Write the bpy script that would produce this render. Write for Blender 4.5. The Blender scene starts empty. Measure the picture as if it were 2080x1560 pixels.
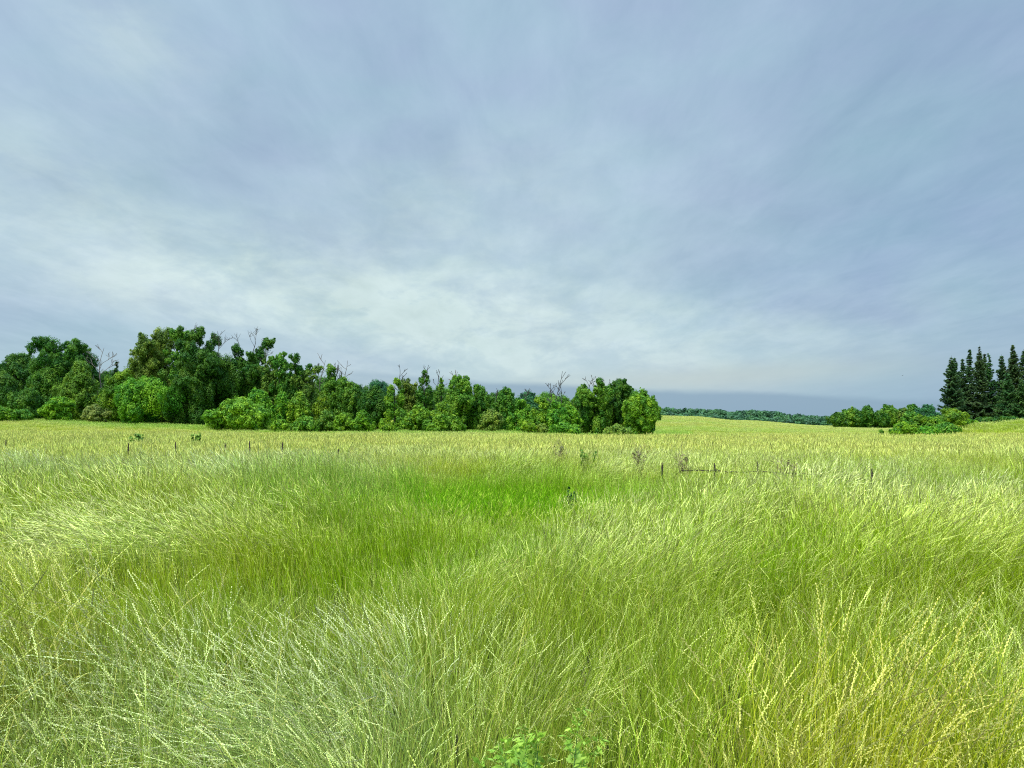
import bpy, math
import numpy as np
from mathutils import Vector, Matrix

S = bpy.context.scene
COL = S.collection
R = math.radians
rng = np.random.default_rng(7)

# ------------------------------------------------------------------ camera
F = 1502.0                       # focal length in pixels of the 2080 px wide photograph
PITCH = math.atan(70 / F)
CAMZ = 2.0
cam_d = bpy.data.cameras.new('camera')
cam = bpy.data.objects.new('camera', cam_d)
COL.objects.link(cam)
cam.location = (0, 0, CAMZ)
cam.rotation_euler = (R(90) + PITCH, 0, 0)
cam_d.sensor_width = 36
cam_d.lens = 36 * F / 2080
cam_d.clip_start = 0.05
cam_d.clip_end = 9000
S.camera = cam

S.view_settings.view_transform = 'Standard'
S.view_settings.look = 'None'
S.view_settings.gamma = 1
S.view_settings.exposure = 0.07
S.cycles.use_denoising = False
S.cycles.max_bounces = 6
S.cycles.diffuse_bounces = 4
S.cycles.transmission_bounces = 4
S.cycles.transparent_max_bounces = 4
S.cycles.filter_width = 1.1

# ------------------------------------------------------------------ node helper
class NT:
    def __init__(s, tree):
        s.t = tree; s.n = tree.nodes; s.l = tree.links
    def new(s, typ, **kw):
        n = s.n.new(typ)
        for k, v in kw.items(): setattr(n, k, v)
        return n
    def set(s, sock, v):
        if isinstance(v, bpy.types.NodeSocket): s.l.new(v, sock)
        elif v is not None: sock.default_value = v
    def m(s, op, a, b=None, c=None, clamp=False):
        n = s.new('ShaderNodeMath', operation=op, use_clamp=clamp)
        s.set(n.inputs[0], a); s.set(n.inputs[1], b); s.set(n.inputs[2], c)
        return n.outputs[0]
    def mix(s, f, a, b, mode='MIX'):
        n = s.new('ShaderNodeMix', data_type='RGBA', blend_type=mode)
        s.set(n.inputs[0], f); s.set(n.inputs[6], a); s.set(n.inputs[7], b)
        return n.outputs[2]
    def noise(s, vec, scale, detail=4, rough=0.55, lac=2.0, dist=0.0):
        n = s.new('ShaderNodeTexNoise')
        s.set(n.inputs['Vector'], vec)
        n.inputs['Scale'].default_value = scale; n.inputs['Detail'].default_value = detail
        n.inputs['Roughness'].default_value = rough; n.inputs['Lacunarity'].default_value = lac
        n.inputs['Distortion'].default_value = dist
        return n.outputs['Fac']
    def mr(s, v, a, b, c=0.0, d=1.0, smooth=True):
        n = s.new('ShaderNodeMapRange')
        n.interpolation_type = 'SMOOTHSTEP' if smooth else 'LINEAR'
        s.set(n.inputs[0], v)
        for i, q in enumerate((a, b, c, d)): s.set(n.inputs[1 + i], q)
        return n.outputs[0]

def srgb(r, g, b):
    f = lambda c: (c / 255 / 12.92) if c <= 10 else ((c / 255 + 0.055) / 1.055) ** 2.4
    return (f(r), f(g), f(b), 1)

# ------------------------------------------------------------------ sun
SUN_EL, SUN_AZ = 52, 215         # degrees; azimuth clockwise from the viewing direction (behind, to the left)
sd = bpy.data.lights.new('sun', 'SUN')
sun = bpy.data.objects.new('sun', sd)
COL.objects.link(sun)
sd.energy = 3.5
sd.angle = R(14)
sd.color = (1.0, 0.95, 0.85)
_d = Vector((math.sin(R(SUN_AZ)) * math.cos(R(SUN_EL)), math.cos(R(SUN_AZ)) * math.cos(R(SUN_EL)), math.sin(R(SUN_EL))))
sun.rotation_euler = _d.to_track_quat('Z', 'Y').to_euler()

# ------------------------------------------------------------------ sky: Nishita air behind a procedural overcast
W = bpy.data.worlds.new('World')
S.world = W
W.use_nodes = True
W.node_tree.nodes.clear()
w = NT(W.node_tree)
sky = w.new('ShaderNodeTexSky', sky_type='NISHITA')
sky.sun_disc = False
sky.sun_elevation = R(SUN_EL); sky.sun_rotation = R(SUN_AZ)
sky.air_density = 1.0; sky.dust_density = 2.0
air = w.mix(1.0, sky.outputs[0], (0.075, 0.075, 0.075, 1), 'MULTIPLY')
tc = w.new('ShaderNodeTexCoord').outputs['Generated']
sx = w.new('ShaderNodeSeparateXYZ'); w.l.new(tc, sx.inputs[0])
dx, dy, dz = sx.outputs
az = w.m('ARCTAN2', dx, dy)
el = w.m('ARCSINE', dz)
def AE(px, py):
    ax = (px - 1040) / F; ay = (850 - py) / F
    return math.atan(ax), math.atan(ay / math.hypot(1, ax))
def gauss(px, py, wx, wy, rot=0.0, warp=None):
    a0, e0 = AE(px, py); wx = wx / F; wy = wy / F
    u = w.m('SUBTRACT', az, a0); v = w.m('SUBTRACT', el, e0)
    if warp is not None:
        v = w.m('ADD', v, warp)
    c, s_ = math.cos(R(rot)), math.sin(R(rot))
    uu = w.m('DIVIDE', w.m('ADD', w.m('MULTIPLY', u, c), w.m('MULTIPLY', v, s_)), wx)
    vv = w.m('DIVIDE', w.m('SUBTRACT', w.m('MULTIPLY', v, c), w.m('MULTIPLY', u, s_)), wy)
    q = w.m('ADD', w.m('MULTIPLY', uu, uu), w.m('MULTIPLY', vv, vv))
    return w.m('POWER', 2.718, w.m('MULTIPLY', q, -1.0))
# cloud sheet coordinates: a flat layer overhead
zc = w.m('ADD', w.m('MAXIMUM', dz, 0.0), 0.10)
cp = w.new('ShaderNodeCombineXYZ')
w.l.new(w.m('DIVIDE', dx, zc), cp.inputs[0]); w.l.new(w.m('DIVIDE', dy, zc), cp.inputs[1]); cp.inputs[2].default_value = 3.1
mp = w.new('ShaderNodeMapping'); w.l.new(cp.outputs[0], mp.inputs[0])
mp.inputs['Rotation'].default_value = (0, 0, R(38)); mp.inputs['Scale'].default_value = (1.0, 0.42, 1.0)
n_big = w.noise(mp.outputs[0], 0.8, 3, 0.5)
n_mid = w.noise(mp.outputs[0], 2.4, 6, 0.55, dist=0.6)
n_fin = w.noise(mp.outputs[0], 7.0, 6, 0.6, dist=0.4)
ae = w.new('ShaderNodeCombineXYZ'); w.l.new(az, ae.inputs[0]); w.l.new(w.m('MULTIPLY', el, 2.2), ae.inputs[1])
n_hor = w.noise(ae.outputs[0], 5.0, 5, 0.5, dist=0.1)
n_wsp = w.noise(ae.outputs[0], 9.0, 8, 0.62, dist=0.25)
warp = w.m('MULTIPLY', w.m('SUBTRACT', n_hor, 0.5), 0.09)
warp_s = w.m('MULTIPLY', w.m('SUBTRACT', n_hor, 0.5), 0.018)

c = w.mix(w.mr(el, 0.0, 0.50), srgb(172, 198, 212), srgb(169, 194, 217))
c = w.mix(w.m('MULTIPLY', w.mr(az, 0.15, 0.62), 0.65), c, srgb(143, 173, 200))
# pale, brighter bank low in the middle and to the left, wisps in it
bright = w.m('ADD', w.m('MULTIPLY', gauss(680, 620, 460, 100, -4, warp), .82), w.m('MULTIPLY', gauss(120, 430, 330, 120, -22, warp), 0.45))
bright = w.m('ADD', bright, w.m('MULTIPLY', gauss(1300, 690, 440, 80, 4, warp), 0.6))
bright = w.m('ADD', bright, w.m('MULTIPLY', gauss(230, 60, 160, 90, -25, warp), 0.35))
bright = w.m('ADD', bright, w.m('MULTIPLY', gauss(900, 430, 330, 120, 12, warp), 0.34))
bright = w.m('ADD', bright, w.m('MULTIPLY', gauss(950, 650, 460, 110, 8, warp), 0.4))
bright = w.m('ADD', bright, w.m('MULTIPLY', gauss(1200, 745, 520, 60, 2, warp_s), 0.3))
wis = w.mr(n_wsp, 0.34, 0.68, 0.45, 1.25)
c = w.mix(w.m('MULTIPLY', bright, wis, clamp=True), c, srgb(210, 230, 230))
blue = w.m('ADD', w.m('MULTIPLY', gauss(120, 670, 340, 70, -12, warp), 0.32), w.m('MULTIPLY', gauss(640, 715, 240, 34, -8, warp_s), 0.45))
blue = w.m('ADD', blue, w.m('MULTIPLY', gauss(1750, 520, 480, 110, 14, warp), 0.5))
c = w.mix(w.m('MULTIPLY', blue, 0.9, clamp=True), c, srgb(146, 174, 206))
# texture of the cloud sheet
tex = w.m('ADD', w.m('ADD', w.m('MULTIPLY', w.m('SUBTRACT', n_big, 0.5), 0.24), w.m('MULTIPLY', w.m('SUBTRACT', n_mid, 0.5), 0.20)), w.m('MULTIPLY', w.m('SUBTRACT', n_fin, 0.5), 0.22))
# streaks fanning out from low in the middle of the sky
va, ve = AE(1080, 860)
ru = w.m('SUBTRACT', az, va); rv = w.m('SUBTRACT', el, ve)
rad = w.new('ShaderNodeCombineXYZ')
w.l.new(w.m('MULTIPLY', w.m('ARCTAN2', rv, ru), 2.6), rad.inputs[0])
w.l.new(w.m('MULTIPLY', w.m('LOGARITHM', w.m('ADD', w.m('SQRT', w.m('ADD', w.m('MULTIPLY', ru, ru), w.m('MULTIPLY', rv, rv))), 0.05), 2.718), 1.1), rad.inputs[1])
n_rad = w.noise(rad.outputs[0], 2.2, 8, 0.62, dist=1.0)
tex = w.m('ADD', tex, w.m('MULTIPLY', w.m('SUBTRACT', n_rad, 0.5), 0.09))
tex = w.m('MULTIPLY', tex, w.mr(el, 0.02, 0.14, 0.25, 1.0))
hsv = w.new('ShaderNodeHueSaturation')
w.l.new(c, hsv.inputs['Color']); w.l.new(w.m('ADD', tex, 1.0), hsv.inputs['Value'])
w.l.new(w.m('SUBTRACT', 1.0, w.m('MULTIPLY', tex, 0.8)), hsv.inputs['Saturation'])
w.l.new(w.m('ADD', 0.5, w.m('MULTIPLY', w.m('SUBTRACT', n_hor, 0.5), 0.06)), hsv.inputs['Hue'])
c = hsv.outputs[0]
# warm pale strip over a slate storm band near the horizon
c = w.mix(w.m('MULTIPLY', gauss(1420, 768, 360, 26, 2.2, warp_s), 0.6), c, srgb(196, 208, 205))
edge = w.m('ADD', w.m('SUBTRACT', AE(1040, 772)[1], w.m('MULTIPLY', w.m('MAXIMUM', az, -0.3), 0.052)), warp_s)
edge = w.m('ADD', edge, w.m('MULTIPLY', w.m('SUBTRACT', n_wsp, 0.5), 0.012))
band = w.m('SUBTRACT', edge, el)
band = w.mr(band, -0.0015, 0.008)
c = w.mix(w.m('MULTIPLY', band, w.mr(az, -0.35, 0.05, 0.15, 0.85)), c, srgb(142, 170, 192))
# overcast: brighter towards the zenith
zen = w.mr(dz, 0.50, 0.80, 1.0, 3.6)
zn = w.new('ShaderNodeVectorMath', operation='SCALE'); w.l.new(c, zn.inputs[0]); w.l.new(zen, zn.inputs['Scale'])
cl = w.mix(w.mr(dz, -0.3, -0.02), (0.10, 0.14, 0.06, 1), zn.outputs[0])
fin = w.mix(0.93, air, cl)
bg = w.new('ShaderNodeBackground'); w.l.new(fin, bg.inputs[0]); bg.inputs[1].default_value = 1.0
wo = w.new('ShaderNodeOutputWorld'); w.l.new(bg.outputs[0], wo.inputs[0])
W.cycles.sampling_method = 'MANUAL'; W.cycles.sample_map_resolution = 512

# ------------------------------------------------------------------ basic helpers
def tag(o, label=None, cat=None, group=None, kind=None):
    if label: o['label'] = label
    if cat: o['category'] = cat
    if group: o['group'] = group
    if kind: o['kind'] = kind
    return o

def mesh_np(name, V, Q, mats, smooth=False, midx=None, attr=None):
    """V (n,3), Q (m,4) quads or (m,3) triangles; attr {name: per-vertex floats}"""
    V = np.asarray(V, np.float32); Q = np.asarray(Q, np.int32)
    me = bpy.data.meshes.new(name)
    k = Q.shape[1]
    me.vertices.add(len(V)); me.vertices.foreach_set('co', V.ravel())
    me.loops.add(len(Q) * k); me.loops.foreach_set('vertex_index', Q.ravel())
    me.polygons.add(len(Q))
    me.polygons.foreach_set('loop_start', np.arange(0, len(Q) * k, k, dtype=np.int32))
    me.polygons.foreach_set('loop_total', np.full(len(Q), k, np.int32))
    for m in mats: me.materials.append(m)
    if midx is not None: me.polygons.foreach_set('material_index', np.asarray(midx, np.int32))
    me.polygons.foreach_set('use_smooth', np.full(len(Q), smooth))
    for an, av in (attr or {}).items():
        a = me.attributes.new(an, 'FLOAT', 'POINT'); a.data.foreach_set('value', np.asarray(av, np.float32))
    me.update(calc_edges=True)
    return me

def link(name, me, parent=None, loc=None, rz=0):
    o = bpy.data.objects.new(name, me)
    COL.objects.link(o)
    if parent: o.parent = parent
    if loc is not None: o.location = loc
    if rz: o.rotation_euler = (0, 0, rz)
    return o

def world_at(px, py, Y):
    """point of the place seen at photo pixel (px, py) when it stands Y metres ahead"""
    a = (px - 1040) / F; b = -(py - 780) / F
    cy, sy = math.cos(PITCH), math.sin(PITCH)
    ry = cy - b * sy; rz = sy + b * cy
    t = Y / ry
    return a * t, Y, CAMZ + rz * t

def hash2(ix, iy, seed):
    h = (ix.astype(np.int64) * 374761393 + iy.astype(np.int64) * 668265263 + seed * 1442695041) & 0xffffffff
    h = ((h ^ (h >> 13)) * 1274126177) & 0xffffffff
    return ((h ^ (h >> 16)) & 0xffff) / 65535.0
def vnoise(x, y, s, seed=0):
    x = np.asarray(x, float) / s; y = np.asarray(y, float) / s
    ix = np.floor(x); iy = np.floor(y); fx = x - ix; fy = y - iy
    fx = fx * fx * (3 - 2 * fx); fy = fy * fy * (3 - 2 * fy)
    a = hash2(ix, iy, seed); b = hash2(ix + 1, iy, seed); c_ = hash2(ix, iy + 1, seed); d = hash2(ix + 1, iy + 1, seed)
    return (a * (1 - fx) + b * fx) * (1 - fy) + (c_ * (1 - fx) + d * fx) * fy
def fbm(x, y, s, seed=0, o=3):
    t = 0; a = 0.5; n = 0
    for i in range(o):
        t = t + a * vnoise(x, y, s, seed + i * 17); n += a; a *= .5; s *= .5
    return t / n
def sstep(a, b, v):
    t = np.clip((v - a) / (b - a), 0, 1); return t * t * (3 - 2 * t)

# ------------------------------------------------------------------ the land
TD = np.array([0, 40, 60, 90, 115, 140, 180, 250, 400, 560, 800, 1200, 2500, 9000.])
TP = [-700, 0, 300, 500, 700, 1000, 1300, 1400, 1500, 1680, 1780, 1880, 2000, 2100, 2700]
TZ = np.array([
    [0, 0.1, .5, 1.3, 2.2, 2.6, 2.4, 2, 1, 1, 2, 4, 2, 0],
    [0, 0, .35, 1.1, 1.8, 2.15, 1.9, 1.5, 1, 1, 2, 4, 2, 0],
    [0, 0, .2, .75, 1.1, 1.2, 1.0, 1, 1, 1, 2, 4, 2, 0],
    [0, 0, .1, .35, .45, .5, .6, 1, 1, 1, 2, 4, 2, 0],
    [0, 0, 0, .15, .2, .3, .5, 1, 1, 1, 2, 4, 2, 0],
    [0, 0, -.05, -.1, -.1, -.1, 0, 1, 2, 1, 2, 4, 2, 0],
    [0, 0, -.1, -.4, -.7, -.8, -.4, .9, 3.5, 1, 2, 4, 2, 0],
    [0, 0, -.1, -.5, -.9, -1.0, -.3, .9, 2.9, -1, 2, 4, 2, 0],
    [0, 0, -.1, -.5, -.9, -1.1, -.8, -.3, .75, -4, -2, 2, 2, 0],
    [0, 0, -.1, -.45, -.8, -1., -1.1, -1.2, -2.3, -8, -6, 0, 2, 0],
    [0, 0, -.1, -.4, -.7, -.9, -1.1, -1.6, -3.2, -8, -6, 0, 2, 0],
    [0, 0, -.1, -.3, -.5, -.6, -.8, -1.6, -3.2, -8, -6, 0, 2, 0],
    [0, 0, 0, .1, .4, .4, .2, -1, -3, -8, -6, 0, 2, 0],
    [0, 0, 0, .3, .6, .6, .4, -1, -3, -8, -6, 0, 2, 0],
    [0, 0, 0, .5, .8, 1, .8, -1, -3, -8, -6, 0, 2, 0]])
TU = np.array([(p - 1040) / F for p in TP])
def land(x, y):
    x = np.asarray(x, float); y = np.asarray(y, float)
    yy = np.maximum(y, 1.0)
    u = np.clip(x / np.maximum(yy, 25), TU[0], TU[-1] - 1e-6)
    j = np.clip(np.searchsorted(TU, u, 'right') - 1, 0, len(TU) - 2)
    f = (u - TU[j]) / (TU[j + 1] - TU[j]); f = f * f * (3 - 2 * f)
    cols = np.stack([np.interp(yy, TD, TZ[i]) for i in range(len(TU))])
    idx = np.arange(u.size).reshape(u.shape)
    cf = cols.reshape(len(TU), -1)
    jj = j.ravel(); k = np.arange(jj.size)
    z = cf[jj, k] * (1 - f.ravel()) + cf[jj + 1, k] * f.ravel()
    z = z.reshape(u.shape)
    z = z + ((fbm(x, y, 25, 5, 2) - .5) * 0.35 - .28) * sstep(48, 75, yy) * (1 - sstep(100, 150, yy) * .5)
    # brushy mound on the right
    m = np.exp(-(((x - 60) / 11.0) ** 4 + ((y - 92) / 7.5) ** 2)) * 1.15
    m = m + np.exp(-(((x - 75) / 12.0) ** 4 + ((y - 94) / 7.5) ** 2)) * .9
    return z + m * (0.85 + .3 * vnoise(x, y, 3.0, 9))

def graded(a, b, n, p=3.0):
    t = np.linspace(-1, 1, n)
    return t
gx = np.concatenate([-np.geomspace(4000, 130, 34)[:-1], np.linspace(-130, 130, 150), np.geomspace(130, 4000, 34)[1:]])
gy = np.concatenate([-np.geomspace(4000, 10, 14)[:-1], np.linspace(-10, 200, 190), np.geomspace(200, 4000, 80)[1:]])
GX, GY = np.meshgrid(gx, gy)
GZ = land(GX, GY)
nV = np.stack([GX.ravel(), GY.ravel(), GZ.ravel()], 1)
nx_, ny_ = len(gx), len(gy)
ii, jj = np.meshgrid(np.arange(nx_ - 1), np.arange(ny_ - 1))
b0 = (jj * nx_ + ii).ravel()
Q = np.stack([b0, b0 + 1, b0 + nx_ + 1, b0 + nx_], 1)

gm = bpy.data.materials.new('field_soil'); gm.use_nodes = True; gm.node_tree.nodes.clear()
g = NT(gm.node_tree)
pos = g.new('ShaderNodeNewGeometry').outputs['Position']
ps = g.new('ShaderNodeSeparateXYZ'); g.l.new(pos, ps.inputs[0])
nA = g.noise(pos, 0.03, 5, .6); nB = g.noise(pos, 0.9, 6, .65)
stz = g.new('ShaderNodeMapping'); g.l.new(pos, stz.inputs[0]); stz.inputs['Scale'].default_value = (.15, 1, 1)
nC = g.noise(stz.outputs[0], 0.06, 4, .6)
near = g.mix(nB, (0.02, 0.03, 0.008, 1), (0.07, 0.07, 0.025, 1))
far = g.mix(g.mr(nA, .35, .65), (0.40, 0.46, 0.05, 1), (0.50, 0.48, 0.09, 1))
far = g.mix(g.mr(nC, .45, .62, 0, .6), far, (0.32, 0.40, 0.05, 1))
far = g.mix(g.mr(nB, .3, .7, 0, .35), far, (0.25, 0.32, 0.04, 1))
gc = g.mix(g.mr(ps.outputs[1], 50, 75), near, far)
gc = g.mix(g.mr(ps.outputs[1], 430, 520), gc, (0.07, 0.12, 0.03, 1))
gb = g.new('ShaderNodeBsdfDiffuse'); g.l.new(gc, gb.inputs[0])
go = g.new('ShaderNodeOutputMaterial'); g.l.new(gb.outputs[0], go.inputs[0])
ground = link('ground', mesh_np('ground', nV, Q, [gm], smooth=True))
tag(ground, 'open rolling field of grassland reaching to the distant wooded hills', 'field', kind='structure')

# ------------------------------------------------------------------ grass
def leafy_shader(t, col, trans=0.3, rough=0.5, spec=0.35):
    p = t.new('ShaderNodeBsdfPrincipled'); t.set(p.inputs['Base Color'], col)
    p.inputs['Roughness'].default_value = rough; p.inputs['Specular IOR Level'].default_value = spec
    tr = t.new('ShaderNodeBsdfTranslucent'); t.set(tr.inputs[0], col)
    mx = t.new('ShaderNodeMixShader'); mx.inputs[0].default_value = trans
    t.l.new(p.outputs[0], mx.inputs[1]); t.l.new(tr.outputs[0], mx.inputs[2])
    o = t.new('ShaderNodeOutputMaterial'); t.l.new(mx.outputs[0], o.inputs[0])

def grass_mat(name, lush, mid, dry, blue):
    m = bpy.data.materials.new(name); m.use_nodes = True; m.node_tree.nodes.clear()
    t = NT(m.node_tree)
    at = t.new('ShaderNodeAttribute', attribute_name='tint', attribute_type='INSTANCER')
    sp = t.new('ShaderNodeSeparateColor'); t.l.new(at.outputs['Color'], sp.inputs[0])
    rn = t.new('ShaderNodeAttribute', attribute_name='rnd', attribute_type='GEOMETRY').outputs['Fac']
    dryf = t.m('ADD', sp.outputs[0], t.m('MULTIPLY', t.m('SUBTRACT', rn, 0.5), 0.5), clamp=True)
    c_ = t.mix(dryf, mid, dry)
    c_ = t.mix(t.m('ADD', sp.outputs[1], t.m('MULTIPLY', t.m('SUBTRACT', rn, 0.5), 0.3), clamp=True), c_, lush)
    c_ = t.mix(sp.outputs[2], c_, blue)
    rn2 = t.m('FRACT', t.m('MULTIPLY', rn, 7.31))
    straw = t.m('GREATER_THAN', t.m('FRACT', t.m('MULTIPLY', rn, 23.7)), t.m('SUBTRACT', .96, t.m('MULTIPLY', sp.outputs[0], .22)))
    c_ = t.mix(t.m('MULTIPLY', straw, .7), c_, (0.62, 0.56, 0.14, 1))
    vs = t.new('ShaderNodeVectorMath', operation='SCALE'); t.l.new(c_, vs.inputs[0]); t.l.new(t.m('ADD', 0.46, t.m('MULTIPLY', rn2, 1.0)), vs.inputs['Scale'])
    leafy_shader(t, vs.outputs[0], 0.30, 0.6, 0.12)
    return m
M_stem = grass_mat('grass_stem', (0.20, 0.46, 0.004, 1), (0.33, 0.47, 0.012, 1), (0.50, 0.44, 0.028, 1), (0.38, 0.50, 0.13, 1))
M_head = grass_mat('grass_seed_head', (0.45, 0.64, 0.05, 1), (0.72, 0.78, 0.21, 1), (0.86, 0.76, 0.24, 1), (0.84, 0.88, 0.50, 1))

GT = bpy.data.collections.new('grass_templates')   # templates for the instancer only; not in the scene

def ribbon(P, wd, side):
    """P (k,3) centre line, wd (k,) half widths, side (3,) -> verts, quads"""
    k = len(P)
    V = np.empty((2 * k, 3)); V[0::2] = P - side * wd[:, None]; V[1::2] = P + side * wd[:, None]
    a = np.arange(k - 1) * 2
    return V, np.stack([a, a + 1, a + 3, a + 2], 1)

def clump(idx, n, rad, L, wst, bend0, bend1, th0, jit, lod, heads=1.0, leaves=.35, whead=None, curl=1.4):
    r_ = np.random.default_rng(100 + idx)
    VV, QQ, RN, MI = [], [], [], []; off = 0
    def add(V, q, rv, mi):
        nonlocal off
        VV.append(V); QQ.append(q + off); RN.append(np.full(len(V), rv)); MI.append(np.full(len(q), mi)); off += len(V)
    whead = whead or wst * 2.2
    for i in range(n):
        a = r_.uniform(0, 2 * np.pi); rr = rad * math.sqrt(r_.uniform())
        base = np.array([rr * math.cos(a), rr * math.sin(a), -0.02])
        isleaf = r_.uniform() < leaves
        Ls = L * r_.uniform(.58, 1.12) * (0.72 if isleaf else 1)
        az_ = r_.normal(0, jit)
        d = np.array([math.cos(az_), math.sin(az_), 0]); up = np.array([0, 0, 1.])
        seg = {0: 9, 1: 6, 2: 4}[lod]
        t = np.linspace(0, 1, seg + 1)
        b = r_.uniform(bend0, bend1) * (1.2 if isleaf else 1)
        if r_.uniform() < .12: b *= 1.5
        th = th0 * r_.uniform(.5, 1.3) + b * t ** curl + r_.normal(0, .05)
        if r_.uniform() < .07: th = th + np.where(t > r_.uniform(.35, .8), r_.uniform(.6, 1.6), 0)
        th = np.clip(th, -1, 2.6)
        st = (np.outer(np.sin(th), d) + np.outer(np.cos(th), up)) * (Ls / seg)
        # a sideways waver
        wv = np.array([-d[1], d[0], 0]) * r_.normal(0, .10)
        st = st + np.outer(np.sin(t * r_.uniform(1.5, 5)), wv) * (Ls / seg) * 2.6
        P = base + np.concatenate([[[0, 0, 0]], np.cumsum(st[:-1], 0)])
        fa = r_.uniform(0, np.pi)
        side = np.array([math.cos(fa), math.sin(fa), 0])
        rv = r_.uniform()
        if isleaf:
            wd = wst * 2.0 * np.minimum(1, (1 - t) * 2.2 + .05) * np.clip(t * 6 + .5, 0, 1)
            V, q = ribbon(P, wd, side); add(V, q, rv, 0); continue
        wd = wst * (1 - .45 * t)
        V, q = ribbon(P, wd, side); add(V, q, rv, 0)
        if r_.uniform() > heads: continue
        # the spike: last 16-24 % of the stem
        hl = r_.uniform(.11, .20)
        if lod == 0:
            ns = int(r_.integers(13, 20))
            tt = np.linspace(1 - hl, 1, ns)
            C = np.stack([np.interp(tt, t, P[:, k_]) for k_ in range(3)], 1)
            T = P[-1] - P[-2]; T /= np.linalg.norm(T) + 1e-9
            s2 = np.cross(T, side); s2 /= np.linalg.norm(s2) + 1e-9
            for k_ in range(ns):
                sg = 1 if k_ % 2 else -1
                dirv = T * 1.0 + side * sg * .30 + s2 * r_.normal(0, .15); dirv /= np.linalg.norm(dirv)
                ln = r_.uniform(.010, .016) * (1.0 - .35 * (k_ / ns)); wz = whead * r_.uniform(.7, 1.1)
                pr = np.cross(dirv, side * .4 + s2); pr /= np.linalg.norm(pr) + 1e-9
                p0 = C[k_]; V = np.array([p0, p0 + dirv * ln * .45 + pr * wz, p0 + dirv * ln, p0 + dirv * ln * .45 - pr * wz])
                add(V, np.array([[0, 1, 2, 3]]), rv, 1)
                if k_ % 2 == 0:
                    pr2 = np.cross(dirv, pr); V = np.array([p0, p0 + dirv * ln * .45 + pr2 * wz, p0 + dirv * ln, p0 + dirv * ln * .45 - pr2 * wz])
                    add(V, np.array([[0, 1, 2, 3]]), rv, 1)
        else:
            ns = 7 if lod == 1 else 3
            tt = np.linspace(1 - hl, 1, ns)
            C = np.stack([np.interp(tt, t, P[:, k_]) for k_ in range(3)], 1)
            wd = whead * (1 if lod == 2 else np.where(np.arange(ns) % 2, 1.25, .55)) * np.clip((1.08 - np.linspace(0, 1, ns)) * 2, 0, 1)
            V, q = ribbon(C, wd * np.ones(ns), side); add(V, q, rv, 1)
            if lod == 1:
                V, q = ribbon(C, wd * np.ones(ns), np.array([-side[1] * .7, side[0] * .7, .7])); add(V, q, rv, 1)
    me = mesh_np('grass_clump', np.concatenate(VV), np.concatenate(QQ), [M_stem, M_head], midx=np.concatenate(MI), attr={'rnd': np.concatenate(RN)})
    o = bpy.data.objects.new('g%02d' % idx, me)
    GT.objects.link(o)

# per level of detail: upright x3, arching x3, lodged x3
P9 = [('u', .12, .55, .10, 1.1, 1.8), ('u', .2, .7, .12, 1.2, 2.0), ('u', .05, .5, .08, 1.4, 2.0),
      ('m', .5, 1.5, .18, .9, 1.8), ('m', .7, 1.9, .15, .8, 2.2), ('m', .4, 1.3, .22, 1.1, 1.6),
      ('l', .8, 1.6, .50, .55, 1.1), ('l', .9, 1.8, .40, .65, 1.3), ('l', .7, 1.5, .60, .6, 1.0)]
for i, (k_, b0_, b1_, t0_, j_, cu) in enumerate(P9):
    clump(i, 38, .14, .95, .0016, b0_, b1_, t0_, j_, 0, curl=cu, whead=(.0023 if k_ == 'u' else .0028), heads=(.5 if k_ == 'u' else .9), leaves=(.32 if k_ == 'u' else .18))
for i, (k_, b0_, b1_, t0_, j_, cu) in enumerate(P9):
    clump(9 + i, 80, .30, .95, .0026, b0_, b1_, t0_, j_, 1, curl=cu, whead=(.0036 if k_ == 'u' else .0040), heads=(.6 if k_ == 'u' else .95), leaves=(.35 if k_ == 'u' else .2))
for i, (k_, b0_, b1_, t0_, j_, cu) in enumerate(P9):
    clump(18 + i, 110, .60, .95, .0050, b0_, b1_, t0_, j_, 2, curl=cu, whead=.010)
for i, (k_, b0_, b1_, t0_, j_, cu) in enumerate(P9[:3]):
    clump(27 + i, 150, 1.3, .95, .011, b0_ + .3, b1_ + .5, t0_, j_, 2, curl=cu, whead=.02)
clump(32, 5, .25, 1.12, .0021, .3, .9, .12, 1.0, 0, curl=1.8, whead=.0031, leaves=0)
clump(33, 6, .25, 1.18, .0021, .9, 1.9, .15, .6, 0, curl=1.9, whead=.0030, leaves=0)
clump(34, 7, .25, 1.15, .0021, .9, 1.6, .45, .5, 0, curl=1.1, whead=.0030, leaves=0)
for i in range(2):      # short lush turf, no seed heads
    clump(30 + i, 150, .26, .62, .0036, .3, 1.0, .12, 1.5, 1, heads=.25, leaves=.5)

def B(x, y, px, py, wx, wy, h=.85, p=2):
    """soft patch of the field centred where photo pixel (px,py) meets canopy height h"""
    d0 = (CAMZ - h) * F / (py - 850)
    cx = (px - 1040) / F * d0
    d1 = (CAMZ - h) * F / (max(py - wy, 856) - 850); d2 = (CAMZ - h) * F / (py + wy - 850)
    hw = wx / F * d0
    return np.exp(-np.abs((x - cx) / hw) ** p - np.abs((y - d0) / np.where(y > d0, d1 - d0, d0 - d2)) ** p)

def scatter(dens, y0, y1, umax=.80, xpad=.6, seed=0):
    r_ = np.random.default_rng(seed)
    A = 2 * xpad * (y1 - y0) + umax * (y1 ** 2 - y0 ** 2)
    n = int(A * dens)
    m = int(n * 2.2 + 50)
    y = r_.uniform(y0, y1, m); x = r_.uniform(-1, 1, m) * (umax * y1 + xpad)
    k = np.abs(x) < umax * y + xpad
    return x[k][:n], y[k][:n], r_

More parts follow.
